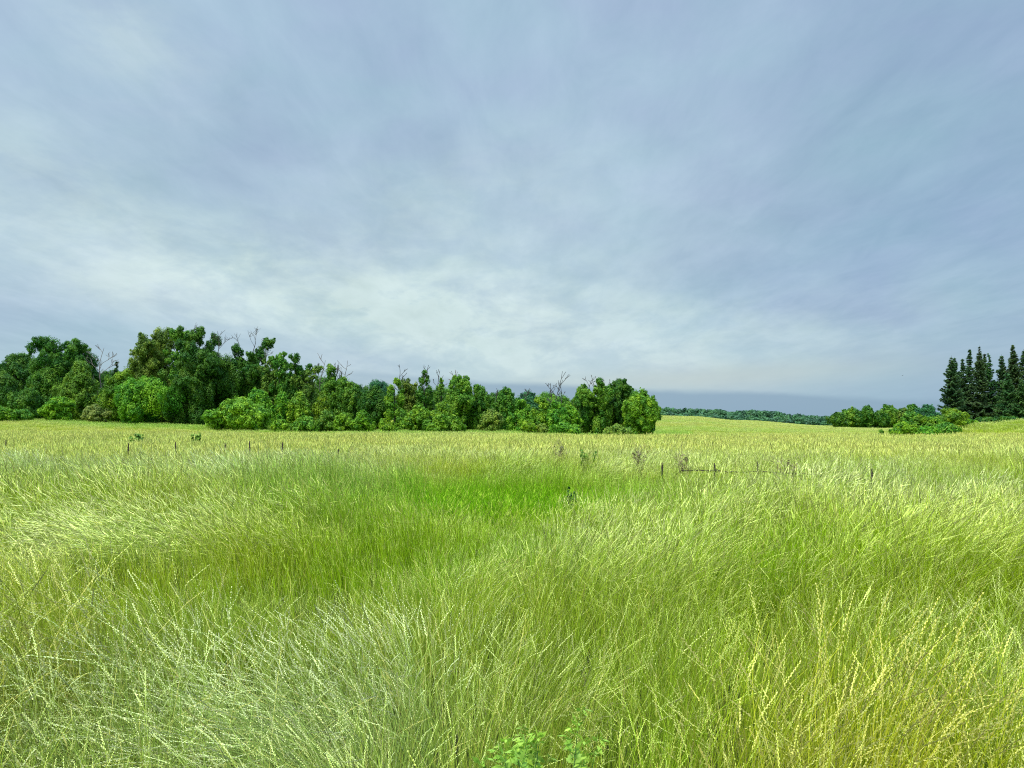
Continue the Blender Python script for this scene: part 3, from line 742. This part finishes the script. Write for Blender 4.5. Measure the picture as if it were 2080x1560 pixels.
D = 'deep'; MI_ = 'mid'; FR = 'fresh'; YE = 'yellow'; OL = 'olive'
TREES = [
 # kind, px, top, width, base, Y, colour, label, extras
 ('tall', 140, 690, 105, 850, 128, D, "dark willow with forked limbs, highest above the left end of the wood", dict(dead=0, seed=905)),
 ('dome', 48, 714, 86, 848, 134, D, "dark rounded tree near the left edge of the photo, behind lower trees", {}),
 ('dome', 8, 758, 105, 848, 122, 'deep', 'broad low dark tree cut by the left edge of the photo', {}),
 ('dome', 108, 742, 90, 848, 124, MI_, 'smooth domed willow in front of the highest left willow', {}),
 ('dome', 172, 733, 75, 850, 121, MI_, 'pointed leafy willow right of the highest left willow, beside a forked dead tree', {}),
 ('dome', 64, 790, 70, 850, 117, D, 'low dark tree standing above a light shrub at the left end of the wood', {}),
 ('dome', 252, 748, 82, 858, 116, 'yellow', 'yellowish domed tree left of the bright low maple', {}),
 ('dome', 302, 766, 112, 862, 108, FR, 'bright green bushy maple reaching the grass at the left of the tallest trees', {}),
 ('tall', 316, 668, 88, 862, 120, OL, 'tall thin-crowned tree with bare twigs along its left side', dict(dead=4, cover=.75)),
 ('tall', 372, 672, 60, 864, 118, MI_, "tall slender tree with a small leafy top left of the largest tree", dict(dead=3, cover=.8)),
 ('tall', 432, 667, 98, 866, 116, D, 'largest and densest dark tree of the wood with three leafy tops', dict(dead=1, cover=1.2)),
 ('tall', 398, 735, 70, 866, 112, D, 'dark leafy tree filling the foot of the largest tree', {}),
 ('tall', 500, 682, 66, 868, 118, D, "sparse tree leaning right on dark limbs, right of the largest tree", dict(lean=14, dead=2, cover=.75)),
 ('tall', 548, 722, 48, 868, 117, OL, 'olive slim tree under a forked bare dead top', dict(dead=1)),
 ('tall', 574, 715, 44, 868, 116, MI_, "narrow round-topped tree just right of the forked dead top", {}),
 ('tall', 602, 721, 46, 868, 115, D, 'dark narrow tree with a rounded head just left of the two black bare trunks', {}),
 ('tall', 625, 743, 38, 870, 114, OL, 'thin tree showing two black bare trunks below a thin crown', dict(cover=.6, dead=1)),
 ('tall', 680, 740, 56, 870, 114, MI_, 'light feathery tree with dead twigs at its top, right of a hooked bare branch', dict(dead=3, cover=.8)),
 ('dome', 712, 770, 60, 872, 112, MI_, "round willow ending the taller trees before the lower middle wood", {}),
 ('dome', 762, 783, 70, 874, 110, D, 'drooping rounded dark willow left of the yellow cone-shaped tree', {}),
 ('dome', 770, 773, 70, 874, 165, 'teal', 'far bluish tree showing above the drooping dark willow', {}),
 ('cone', 803, 768, 56, 876, 106, 'yellow', 'yellow green cone-shaped tree under a forked dead top in the middle of the wood', {}),
 ('tall', 832, 768, 44, 876, 112, OL, 'thin see-through tree between the yellow cone-shaped tree and the dark pointed tree', dict(cover=.6, dead=1)),
 ('cone', 862, 752, 46, 876, 108, D, 'dark pointed narrow tree with a bare dead tip', dict(dead=1)),
 ('cone', 893, 764, 38, 878, 112, MI_, 'narrow ragged tree with a bare twisted leader right of the dark pointed tree', dict(dead=1, cover=.8)),
 ('tall', 941, 762, 58, 880, 106, MI_, 'tall leafy tree with a pointed double top in the right half of the wood', dict(cover=1.2)),
 ('dome', 976, 778, 58, 880, 107, MI_, 'rounded tree crossed by a slanting bare branch', {}),
 ('dome', 1028, 785, 48, 880, 108, MI_, 'round-headed tree on a pale forked trunk', {}),
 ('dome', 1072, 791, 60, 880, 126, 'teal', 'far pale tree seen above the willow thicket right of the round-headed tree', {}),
 ('cone', 1058, 812, 58, 882, 101, FR, 'leftmost pointed light willow of the thicket', {}),
 ('cone', 1096, 806, 58, 882, 103, FR, 'tallest pointed light willow of the thicket, below the black dead trunks', {}),
 ('cone', 1130, 815, 58, 882, 102, FR, 'pointed light willow of the thicket right below the black dead trunks', {}),
 ('dome', 1158, 822, 46, 883, 103, FR, 'rounded light willow at the right end of the thicket', {}),
 ('dome', 1182, 796, 48, 884, 110, MI_, 'low leafy tree between the thicket and the steep dense tree', {}),
 ('tall', 1212, 768, 62, 885, 108, MI_, "steep dense tree with bare twigs on top near the wood's right end", dict(dead=3, cover=1.2)),
 ('tall', 1258, 770, 60, 885, 109, D, 'dark tree leaning right with a small raised top, next to the last round tree', dict(lean=6, cover=1.2, seed=31)),
 ('dome', 1302, 793, 74, 887, 104, FR, 'large round tree with sunlit yellowish crown at the right end of the wood', dict(cover=1.35)),
 # back row
 ('dome', 220, 752, 80, 850, 146, D, 'dark back tree glimpsed behind the forked dead tree on the left', {}),
 ('dome', 345, 740, 80, 850, 140, D, 'dark back tree glimpsed below the thin-crowned tall tree', {}),
 ('dome', 470, 755, 90, 850, 140, D, 'dark back tree glimpsed behind the leaning sparse tree', {}),
 ('dome', 590, 765, 90, 850, 140, D, 'dark back tree glimpsed between the twin narrow trees', {}),
 ('dome', 655, 768, 100, 860, 138, MI_, 'mid green back tree glimpsed behind the hooked bare branch', {}),
 ('dome', 735, 784, 100, 860, 136, D, 'dark back tree glimpsed left of the far bluish tree', {}),
 ('dome', 845, 792, 100, 860, 136, MI_, 'low back tree filling the gap under the dark pointed tree', {}),
 ('dome', 910, 790, 100, 860, 134, MI_, 'low back tree filling the gap left of the double-topped tree', {}),
 ('dome', 1005, 796, 100, 860, 134, D, 'dark low back tree behind the pale forked trunk', {}),
 ('dome', 1120, 801, 110, 870, 134, MI_, 'back tree around the feet of the black dead trunks', {}),
]
for (k_, px, top, wp, bs, Y, co, lb, ex) in TREES:
    tree(k_, px, top, wp, bs, Y, co, lb, **ex)

SHRUBS = [
 (490, 810, 128, 98, FR, 'widest bright green shrub at the foot of the tallest trees'),
 (122, 804, 58, 112, FR, 'round green shrub at the foot of the left willows'),
 (196, 820, 48, 110, 'tan', 'small tan shrub with bare stalks on its left'),
 (10, 826, 60, 108, FR, 'pale green shrub at the left edge of the photo'),
 (50, 832, 40, 110, MI_, 'small green shrub beside the leftmost pale shrub'),
 (527, 787, 48, 106, FR, 'upper rounded shrub behind the widest bright shrub'),
 (572, 796, 38, 104, FR, 'tall narrow green shrub right of the widest bright shrub'),
 (612, 797, 52, 103, 'yellow', 'tall yellowish shrub below the two black bare trunks'),
 (655, 796, 36, 103, 'yellow', 'slender yellowish willow bush below the hooked bare branch'),
 (572, 852, 46, 97, FR, 'low shrub touching the right side of the widest bright shrub'),
 (622, 845, 50, 97, MI_, 'low spreading shrub in front of the tall yellowish shrub'),
 (664, 832, 40, 98, MI_, 'rounded shrub below the slender willow bush'),
 (698, 836, 44, 98, FR, 'pale round shrub below the light feathery tree'),
 (738, 833, 44, 97, FR, 'round shrub left of the foot of the yellow cone-shaped tree'),
 (790, 858, 34, 94, 'yellow', 'small low shrub at the foot of the yellow cone-shaped tree'),
 (850, 822, 58, 99, FR, 'leafy shrub below the dark pointed tree'),
 (900, 812, 56, 101, 'yellow', 'tall yellowish shrub left of the double-topped tree'),
 (902, 842, 72, 93, 'yellow', 'pointed yellow green shrub standing out in front of the middle wood'),
 (1000, 830, 50, 99, OL, 'olive shrub mass below the pale forked trunk'),
 (1074, 852, 36, 95, 'yellow', 'small round shrub in front of the thicket on its left'),
 (1100, 860, 30, 95, OL, 'smallest olive shrub in front of the thicket'),
 (1142, 860, 66, 95, FR, 'low bright shrub in front of the thicket on its right'),
 (1252, 862, 48, 97, OL, 'low olive shrub in front of the last round tree'),
]
for (px, top, wp, Y, co, lb) in SHRUBS:
    tree('dome', px, top, wp, 0, Y, co, lb, name='shrub', cat='shrub', group='shrubs along the foot of the wood', leaf=.2, cover=1.1)

SNAGS = [
 (206, 703, 780, 119, 'pale forked dead tree leaning left above the left willows', -14, .7, M_dead),
 (292, 690, 760, 116, 'grey many-twigged dead tree at the left side of the thin-crowned tall tree', 4, .5, M_dead),
 (374, 664, 730, 115, 'tall thin dead leader right of the thin-crowned tall tree', 0, .5, M_dead),
 (545, 694, 740, 114, 'grey forked dead tree standing above the olive slim tree', 0, .8, M_dead),
 (655, 728, 800, 111, 'bare dead tree with one hooked branch beside the feathery tree', 6, .3, M_dead),
 (703, 730, 780, 112, 'thin bare twigs of a dead tree at the end of the taller trees', 0, .6, M_dead),
 (818, 738, 790, 105, 'dark dead tree with a wide fork above the yellow cone-shaped tree', 3, .9, M_darkdead),
 (869, 738, 780, 107, 'dead spire rising from the dark pointed tree', 0, .4, M_darkdead),
 (893, 751, 790, 110, 'ragged twisted dead trunk right of the dead spire', 0, .4, M_darkdead),
 (921, 750, 800, 108, 'crooked pale dead trunk left of the double-topped tree', 0, .3, M_dead),
 (971, 776, 810, 105, 'slanting bare branch sticking out right of the double-topped tree', 16, .2, M_darkdead),
 (1006, 790, 815, 106, 'short broken dead stub left of the round-headed tree', 0, .1, M_darkdead),
 (1072, 786, 815, 106, 'small dead tree left of the black dead trunks', 3, .3, M_darkdead),
 (1117, 777, 812, 104, 'leftmost straight black dead trunk above the thicket', 0, .4, M_darkdead),
 (1133, 750, 812, 104, 'tallest curved black dead trunk above the thicket', 10, .35, M_darkdead),
 (1143, 775, 815, 105, 'rightmost thin black dead trunk above the thicket', 0, .4, M_darkdead),
 (1208, 760, 790, 107, 'thin bare twigs above the steep dense tree', 0, .5, M_dead),
]
for (px, top, pr, Y, lb, ln, spd, mt) in SNAGS:
    snag(px, top, pr, Y, lb, ln, spd, mt, depth=3 if px > 700 else 4, thick=.07 if px > 700 else .10)

# hedge-like trees on the right, in the middle distance
MIDR = [
 (1702, 838, 38, 250, D, 'small dark tree at the left end of the low tree group'),
 (1728, 828, 40, 255, MI_, 'second tree from the left of the low tree group, with a peaked top'),
 (1757, 824, 42, 250, D, 'third tree from the left of the low tree group'),
 (1786, 832, 36, 248, D, 'low dark tree in the dip of the low tree group'),
 (1806, 822, 44, 252, MI_, 'rounded tree left of the middle of the low tree group'),
 (1830, 827, 34, 250, OL, 'thin-topped tree above the nearer shrubs on the right'),
 (1850, 820, 40, 245, D, 'highest dark tree of the low tree group, above the nearer shrubs'),
 (1880, 822, 46, 240, 'teal', 'bluish round tree next to the left side of the spruces'),
]
for (px, top, wp, Y, co, lb) in MIDR:
    tree('dome', px, top, wp, 0, Y, co, lb, group='low trees left of the spruces', leaf=.42, cover=1.0)
NEARR = [
 (1830, 856, 44, 88, FR, 'low dark-hearted shrub at the left end of the right-hand shrubs'),
 (1852, 838, 50, 92, MI_, 'leafy shrub in the middle of the right-hand shrubs'),
 (1868, 842, 46, 90, 'yellow', 'yellowish shrub in the middle of the right-hand shrubs'),
 (1893, 845, 48, 90, FR, 'round green shrub left of the peaked yellow shrub'),
 (1878, 866, 50, 86, FR, 'low front shrub of the right-hand shrubs'),
 (1932, 832, 66, 92, 'yellow', 'peaked yellow green shrub in front of the spruces'),
 (1918, 860, 52, 87, MI_, 'low green shrub beside the grassy mound'),
 (1962, 852, 40, 93, FR, 'small shrub between the peaked shrub and the mound'),
]
for (px, top, wp, Y, co, lb) in NEARR:
    tree('dome', px, top, wp, 0, Y, co, lb, name='shrub', cat='shrub', group='shrubs in front of the spruces', leaf=.19, cover=1.1)
tree('dome', 1789, 872, 18, 0, 84, MI_, 'tiny lone sapling at the left of the right-hand shrubs', name='sapling', cat='sapling', group=None, leaf=.12)
for (px, top, wp, Y, lb) in [(2000, 848, 70, 118, 'dark shrub at the foot of the middle spruces'), (2050, 846, 70, 116, 'dark shrub at the foot of the rightmost spruces'), (1950, 846, 50, 125, 'dark shrub at the foot of the leftmost spruces'), (2100, 846, 60, 116, 'dark shrub cut by the right edge of the photo')]:
    tree('dome', px, top, wp, 0, Y, 'deep', lb, name='shrub', cat='shrub', group='dark shrubs under the spruces', leaf=.24)

# spruces
def spruce(px, top, Y, label, Rb=2.6, col='spruce', bare=.0):
    X, _, zt = world_at(px, top, Y); z0 = float(land(np.array([X]), np.array([Y]))[0]); H = zt - z0
    r_ = np.random.default_rng(int(px + top)); root = bpy.data.objects.new('spruce_tree', None); COL.objects.link(root)
    root.location = (X, Y, z0); tag(root, label, 'spruce tree', 'spruces at the right edge')
    T = Tubes(); P, _ = limb(T, r_, (0, 0, -.3), (0, 0, 1), H + .2, .20, .02, 10, .006, k=7)
    Vs, Rn, Pf = [], [], []
    z = H * .05
    while z < H - .15:
        t_ = z / H
        R0 = Rb * 1.12 * (1 - t_) ** .98 * r_.uniform(.7, 1.18) + .10
        if t_ < .2: R0 *= .85
        nb = int(r_.integers(5, 8)) if t_ < .9 else 4
        a0 = r_.uniform(0, 6.28)
        for b in range(nb):
            if r_.uniform() < .12 + bare: continue
            a = a0 + b / nb * 6.28 + r_.normal(0, .15); L = R0 * r_.uniform(.55, 1.28)
            d = np.array([math.cos(a), math.sin(a), 0]); sag = r_.uniform(.12, .35) * (1 - t_ * .9)
            k = 7; s = np.linspace(0, 1, k)
            cen = np.array([np.interp(z, P[:, 2], P[:, 0]), np.interp(z, P[:, 2], P[:, 1]), z])
            Pb = cen + np.outer(s * L, d) + np.outer(-sag * L * np.sin(s * 2.3) + .12 * L * s ** 3 + .15 * t_ * s * L, [0, 0, 1])
            T.tube(Pb, np.linspace(.04, .01, k), 3)
            pf = r_.uniform()
            m = max(14, int(L * 64)); q = r_.uniform(.12, 1, m)
            C = np.stack([np.interp(q, s, Pb[:, c_]) for c_ in range(3)], 1)
            sd_ = np.array([-d[1], d[0], 0]); wv = r_.uniform(-1, 1, m) * .34 * L * (1.1 - q)
            C = C + sd_ * wv[:, None] + np.outer(-np.abs(wv) * .35 - r_.uniform(-.05, .26, m), [0, 0, 1])
            dr = d * .7 + sd_ * np.sign(wv)[:, None] * r_.uniform(.3, 1.0, m)[:, None] + np.outer(r_.normal(-.25, .25, m), [0, 0, 1]); dr /= np.linalg.norm(dr, axis=1, keepdims=True)
            nn = r_.normal(0, .5, (m, 3)) + [0, 0, 1]; sb = np.cross(dr, nn); sb /= np.linalg.norm(sb, axis=1, keepdims=True)
            ll = r_.uniform(.2, .42, m)[:, None]; ww = .10
            Vs.append(np.stack([C - dr * ll * .4, C + sb * ww, C + dr * ll, C - sb * ww], 1).reshape(-1, 3)); Rn.append(np.repeat(r_.uniform(size=m), 4)); Pf.append(np.full(m * 4, pf))
        z += r_.uniform(.24, .5)
    link('trunk', T.mesh('trunk', M_bark), root)
    V = np.concatenate(Vs)
    me = mesh_np('crown', V, np.arange(len(V)).reshape(-1, 4), [M_needle], attr={'rnd': np.concatenate(Rn), 'puff': np.concatenate(Pf)})
    cr = link('crown', me, root); cc = GREEN[col]; cr.color = (*[q * r_.uniform(.85, 1.15) for q in cc], 1)
SPR = [
 (1930, 721, 150, 'leftmost spruce with full layered boughs down its left side', 3.3, .0),
 (1940, 724, 156, 'spruce close behind the leftmost one, slightly lower', 2.6, .1),
 (1957, 727, 152, 'blunt spruce third from the left', 2.4, .1),
 (1966, 708, 158, 'narrow pointed spruce fourth from the left', 2.3, .15),
 (1986, 701, 150, 'tallest narrow spruce with a rusty tip, fifth from the left', 2.4, .08),
 (1998, 717, 156, 'spruce just right of the one with the rusty tip', 2.3, .12),
 (2012, 716, 151, 'thin see-through spruce sixth from the left', 2.2, .3),
 (2032, 719, 156, 'spruce left of the broad tall one', 2.8, .05),
 (2058, 699, 149, 'broad tall spruce with open spreading top near the right edge', 3.4, .05),
 (2080, 708, 151, 'spruce cut by the right edge of the photo', 3.0, .05),
 (2046, 752, 143, 'lower spruce in front of the broad tall one', 2.6, .0),
 (2072, 770, 141, 'lowest spruce at the right edge, in front of the others', 2.6, .0),
 (2110, 700, 154, 'spruce just outside the right edge of the photo', 3.2, .05),
]
for (px, top, Y, lb, rb, br) in SPR: spruce(px, top, Y, lb, rb, bare=br)
spruce(235, 732, 132, 'small lone conifer tip showing above the wood right of the forked dead tree', 1.8)

# far woods: one mass
def far_woods():
    r_ = np.random.default_rng(55); puffs = []
    def row(Y, pts, step, wd, hgt, jit, col):
        px = pts[0][0]
        xs = [p[0] for p in pts]; ys = [p[1] for p in pts]
        while px < xs[-1]:
            top = np.interp(px, xs, ys) + r_.normal(0, jit)
            yy = Y + r_.uniform(-.04, .04) * Y
            X, _, zt = world_at(px, top, yy)
            r0 = wd * r_.uniform(.7, 1.3)
            for q in range(4):
                rr = r0 * r_.uniform(.45, .7)
                puffs.append((X + r_.normal(0, r0 * .5), yy + r_.normal(0, r0), zt - rr * (.9 + q * 1.1), rr, rr, rr * 1.0, col))
            px += step * r_.uniform(.6, 1.3)
    row(520, [(1250, 838), (1340, 839), (1450, 846), (1560, 852), (1620, 848), (1690, 858), (1800, 858), (2100, 858)], 7, 4.2, 10, 1.6, 0)
    row(560, [(1250, 836), (1340, 836), (1450, 842), (1560, 848), (1620, 845), (1690, 855), (1900, 855), (2100, 858)], 7, 4.5, 10, 1.4, 0)
    row(850, [(1200, 824), (1330, 827), (1370, 831), (1400, 831), (1440, 833), (1455, 834), (1484, 839), (1500, 837), (1528, 835), (1570, 838), (1620, 843), (1690, 850), (1900, 852), (2400, 850)], 5, 6.5, 10, .8, 1)
    row(900, [(1430, 834), (1460, 833), (1486, 841), (1500, 836), (1530, 834), (1570, 837)], 3, 5, 10, .6, 1)
    row(1500, [(-700, 838), (0, 838), (1000, 838), (1400, 838), (1700, 848), (2700, 846)], 7, 13, 10, .8, 1)
    V = []; Rn = []; Pf = []
    for (cx, cy, cz, rx, ry, rz, col) in puffs:
        size = .9 if cy < 700 else 1.5 if cy < 1200 else 2.4
        n = int(12.57 * rx * rx * .8 / (size * size * .5)) + 8
        v = r_.normal(size=(n, 3)); v /= np.linalg.norm(v, axis=1, keepdims=True)
        C = np.array([cx, cy, cz]) + v * np.array([rx, ry, rz]) * (.7 + .4 * r_.uniform(size=(n, 1)))
        nr = v + r_.normal(0, .5, (n, 3)); nr /= np.linalg.norm(nr, axis=1, keepdims=True)
        a = np.cross(nr, r_.normal(size=(n, 3))); a /= np.linalg.norm(a, axis=1, keepdims=True); b = np.cross(nr, a)
        s = size * r_.uniform(.6, 1.2, (n, 1))
        V.append(np.stack([C - a * s, C + b * s * .7, C + a * s, C - b * s * .7], 1).reshape(-1, 3)); Rn.append(np.repeat(r_.uniform(size=n), 4)); Pf.append(np.full(n * 4, r_.uniform()))
    V = np.concatenate(V); print('woods', len(V) // 4)
    me = mesh_np('distant_woods', V, np.arange(len(V)).reshape(-1, 4), [M_leaf], attr={'rnd': np.concatenate(Rn), 'puff': np.concatenate(Pf)})
    o = link('distant_woods', me); o.color = (.075, .20, .085, 1)  # blue-green tint stands in for distance haze, put into the foliage colour
    tag(o, 'distant bluish green woods covering the low hills beyond the far field', 'woods', kind='stuff')
far_woods()

# ------------------------------------------------------------------ fences and small things in the field
def gz(x, y): return float(land(np.array([x]), np.array([y]))[0])
def post_mesh(h, r0=.035):
    T = Tubes(); T.tube([(0, 0, -.3), (0, 0, h - .02), (0.004, 0, h)], [r0, r0, r0 * .5], 6)
    T.tube([(r0, 0, h * .1), (r0 + .012, 0, h * .5), (r0, 0, h - .05)], [.012, .012, .012], 4)
    return T.mesh('fence_post', M_post)
LP = [(12, 893, 31, 'leftmost stake, short and half sunk in the grass at the left edge'), (260, 900, 27.5, 'faint short stake left of the middle of the left stakes'),
      (357, 898, 28, 'thin stake between the faint short one and the paired taller ones'), (459, 900, 26, 'thin stake just left of the tallest left stake'),
      (508, 896, 25, 'tallest dark stake on the left side of the field'), (576, 898, 24.5, 'dark stake right of the tallest left stake'),
      (687, 911, 24, 'faint last stake on the right of the left stakes')]
for (px, top, Y, lb) in LP:
    X, _, z = world_at(px, top, Y); z0 = gz(X, Y)
    o = link('fence_post', post_mesh(z - z0, .017), loc=(X, Y, z0)); tag(o, 'rusty ' + lb, 'fence post', 'rusty stakes of the old fence on the left')
    o.rotation_euler = (0, R(rng.normal(0, 2)), 0)
fr = bpy.data.objects.new('wire_fence', None); COL.objects.link(fr)
RP = [(1341, 939, 15.6), (1449, 940, 15.2), (1542, 937, 15.0), (1644, 949, 14.4), (1765, 952, 14.2)]
fx, fy, _ = world_at(1449, 937, 15.2); fz = gz(fx, fy); fr.location = (fx, fy, fz)
tag(fr, 'low sagging dark wire fence with leaning thin posts in the grass on the right', 'fence')
tops = []
for i, (px, top, Y) in enumerate(RP):
    X, _, z = world_at(px, top, Y); z0 = gz(X, Y)
    p = link('post', post_mesh(z - z0, .012), fr, (X - fx, Y - fy, z0 - fz)); p.rotation_euler = (0, R((2, 1, -2, -12, 3)[i]), 0)
T = Tubes(); WP = []
for px, py, Y in [(1385, 956, 15.4), (1420, 955, 15.3), (1449, 956, 15.2), (1500, 959, 15.1), (1542, 957, 15.0), (1590, 961, 14.7), (1644, 963, 14.4), (1684, 969, 14.3), (1765, 974, 14.2)]:
    X, _, z = world_at(px, py, Y); WP.append((X - fx, Y - fy, z - fz))
WP = np.array(WP); tt = np.linspace(0, len(WP) - 1, 60); WP2 = np.stack([np.interp(tt, np.arange(len(WP)), WP[:, k]) for k in range(3)], 1)
WP2[:, 2] += rng.normal(0, .006, 60)
T.tube(WP2, .010, 5)
for i in range(50):
    q = WP2[rng.integers(0, 60)]; T.tube([q, q + rng.normal(0, .05, 3), q + rng.normal(0, .06, 3)], [.006, .005, .002], 3)
link('wire', T.mesh('wire', M_post), fr)

M_drystem = bark_mat('dry_stem', (.22, .20, .08, 1), (.40, .36, .16, 1), 8)
M_stemw = bark_mat('green_stem', (.08, .16, .03, 1), (.16, .28, .06, 1), 8)
def weed(px, top, Y, wd, label, col, name='weed', nst=9, bare=False, leaf=.035):
    X, _, zt = world_at(px, top, Y); z0 = gz(X, Y); H = zt - z0
    r_ = np.random.default_rng(int(px + Y)); root = bpy.data.objects.new(name, None); COL.objects.link(root); root.location = (X, Y, z0)
    tag(root, label, 'weed')
    wd = wd * .32; T = Tubes(); puffs = []
    for i in range(nst):
        a = r_.uniform(0, 6.28)
        P, _ = limb(T, r_, (0, 0, -.05), (math.cos(a) * wd * .5, math.sin(a) * wd * .5, H), H * r_.uniform(.75, 1.0), .010, .004, 6, .06, k=4)
        for q in (3, 4, 5, 6):
            puffs.append((*P[q], wd * .24, wd * .24, H * .09))
            if bare: twigs(T, r_, P[q], (r_.normal(0, .7), r_.normal(0, .7), .8), H * .16, .004, 2, .35, .0025)
    link('stem', T.mesh('stem', M_drystem if bare else M_stemw), root)
    f = link('foliage', leaves_mesh(puffs, leaf, (.06 if bare else .30), r_), root); f.color = (*col, 1)
weed(283, 880, 39, 1.2, 'dark green tuft of weeds near the left stakes', (.18, .34, .045), leaf=.09)
weed(398, 881, 38, .8, 'small dark green tuft of weeds above the thin left stakes', (.18, .34, .045), leaf=.08)
weed(1192, 910, 20, .6, 'single dark green leafy weed rising from the middle of the field', (.18, .34, .045), leaf=.06, nst=7)
weed(1303, 914, 19, .7, 'brownish twiggy dead weed right of the green leafy weed', (.28, .25, .12), nst=5, bare=True)
weed(1390, 922, 17.5, .7, 'thin brown bare weed left of the wire fence', (.28, .26, .12), nst=6, bare=True)
weed(1597, 933, 15.5, .45, 'small brown bare weed beside the leaning fence post', (.28, .24, .12), nst=5, bare=True)
weed(1136, 899, 22, .6, 'faint brown stalks left of the green leafy weed', (.28, .26, .12), nst=5, bare=True)
weed(1158, 988, 13.0, .2, 'small dark weed clump at the right end of the bright green patch', (.09, .2, .04), nst=5, leaf=.03)

# leafy weeds in the foreground: stems with deeply cut leaves
def cut_leaf_weed(x, y, H, label, seed):
    r_ = np.random.default_rng(seed); root = bpy.data.objects.new('leafy_weed', None); COL.objects.link(root); z0 = gz(x, y); root.location = (x, y, z0)
    tag(root, label, 'weed', 'leafy weeds in the foreground grass')
    T = Tubes(); Vs, Rn, Pf = [], [], []
    def leaf(p, d, L):
        """a pinnate leaf: midrib with paired pointed lobes"""
        d = d / np.linalg.norm(d); up = np.array([0, 0, 1.]); s = np.cross(d, up); s /= np.linalg.norm(s) + 1e-9; nn = np.cross(s, d)
        rv = r_.uniform(); pf = r_.uniform(.2, .8)
        def lobe(a, b, wv, nrm):
            t = b - a; sd_ = np.cross(t, nrm); sd_ /= np.linalg.norm(sd_) + 1e-9
            Vs.append(np.array([a, a + t * .5 + sd_ * wv, b, a + t * .5 - sd_ * wv])); Rn.append(np.full(4, rv)); Pf.append(np.full(4, pf))
        def at(t): return p + d * L * t + nn * L * (.22 * math.sin(t * 2.6)) - up * L * .30 * t * t
        for k in range(4):
            t = .22 + k * .19; c_ = at(t); ln = L * (.42 - .07 * k)
            for sg in (-1, 1):
                e = c_ + (s * sg * .85 + d * .6) * ln + nn * r_.normal(0, .02) - up * ln * .15
                lobe(c_, e, ln * .24, nn)
                m = c_ + (e - c_) * .5; lobe(m, m + (s * sg * .3 + d * .8) * ln * .45, ln * .13, nn); lobe(m, m + (s * sg * .9 - d * .05) * ln * .38, ln * .12, nn)
        lobe(at(.75), at(1.15), L * .075, nn); lobe(at(0), at(.45), L * .02, nn); lobe(at(.4), at(.8), L * .03, nn)
    nst = 3
    for i in range(nst):
        a = r_.uniform(0, 6.28); P, d = limb(T, r_, (r_.normal(0, .03), r_.normal(0, .03), -.03), (.13 * math.cos(a), .13 * math.sin(a), 1), H * r_.uniform(.8, 1.0), .004, .0015, 12, .035, k=6)
        for q in np.linspace(3, 12, 26):
            c_ = np.array([np.interp(q, np.arange(13), P[:, k]) for k in range(3)]); b = q * 2.4 + i
            leaf(c_, np.array([math.cos(b), math.sin(b), .55 + .06 * q]), r_.uniform(.095, .145) * (1.25 - .055 * q))
    link('stem', T.mesh('stem', M_stemw), root)
    V = np.concatenate(Vs)
    f = link('foliage', mesh_np('foliage', V, np.arange(len(V)).reshape(-1, 4), [M_leaf], attr={'rnd': np.concatenate(Rn), 'puff': np.concatenate(Pf)}), root)
    f.color = (.36, .56, .07, 1)
for i, (px, py, Y, lb) in enumerate(WEEDPX):
    X, _, z = world_at(px, py, Y); cut_leaf_weed(X, Y, z - gz(X, Y), lb, 40 + i)

# a far bird in the sky
T = Tubes()
T.tube([(-.22, 0, 0), (-.1, 0, .02), (0.05, 0, .02), (.16, 0, .03), (.22, 0, .01)], [.01, .05, .06, .04, .008], 6)
bv = np.array([(0, 0, .03), (.08, 0, .03), (.06, -.35, .16), (-.02, -.30, .15), (-.10, -.68, .10), (0, 0, .03), (.08, 0, .03), (.06, .35, .16), (-.02, .30, .15), (-.10, .68, .10)])
Vb = np.concatenate(T.V + [bv]); Qb = np.concatenate(T.Q + [np.array([[0, 1, 2, 3], [3, 2, 4, 4]]) + T.n, np.array([[5, 6, 7, 8], [8, 7, 9, 9]]) + T.n])
Qb[:, 3] = np.where(Qb[:, 3] == Qb[:, 2], Qb[:, 0], Qb[:, 3])
M_bird = bark_mat('dark_plumage', (.02, .02, .02, 1), (.05, .05, .05, 1), 5)
me = bpy.data.meshes.new('bird'); me.from_pydata(Vb.tolist(), [], [list(dict.fromkeys(q)) for q in Qb.tolist()]); me.materials.append(M_bird)
bx, by, bz = world_at(1833, 763, 210)
bird = link('bird', me, loc=(bx, by, bz), rz=.6); tag(bird, 'tiny dark bird flying left of the spruces in the open sky', 'bird')
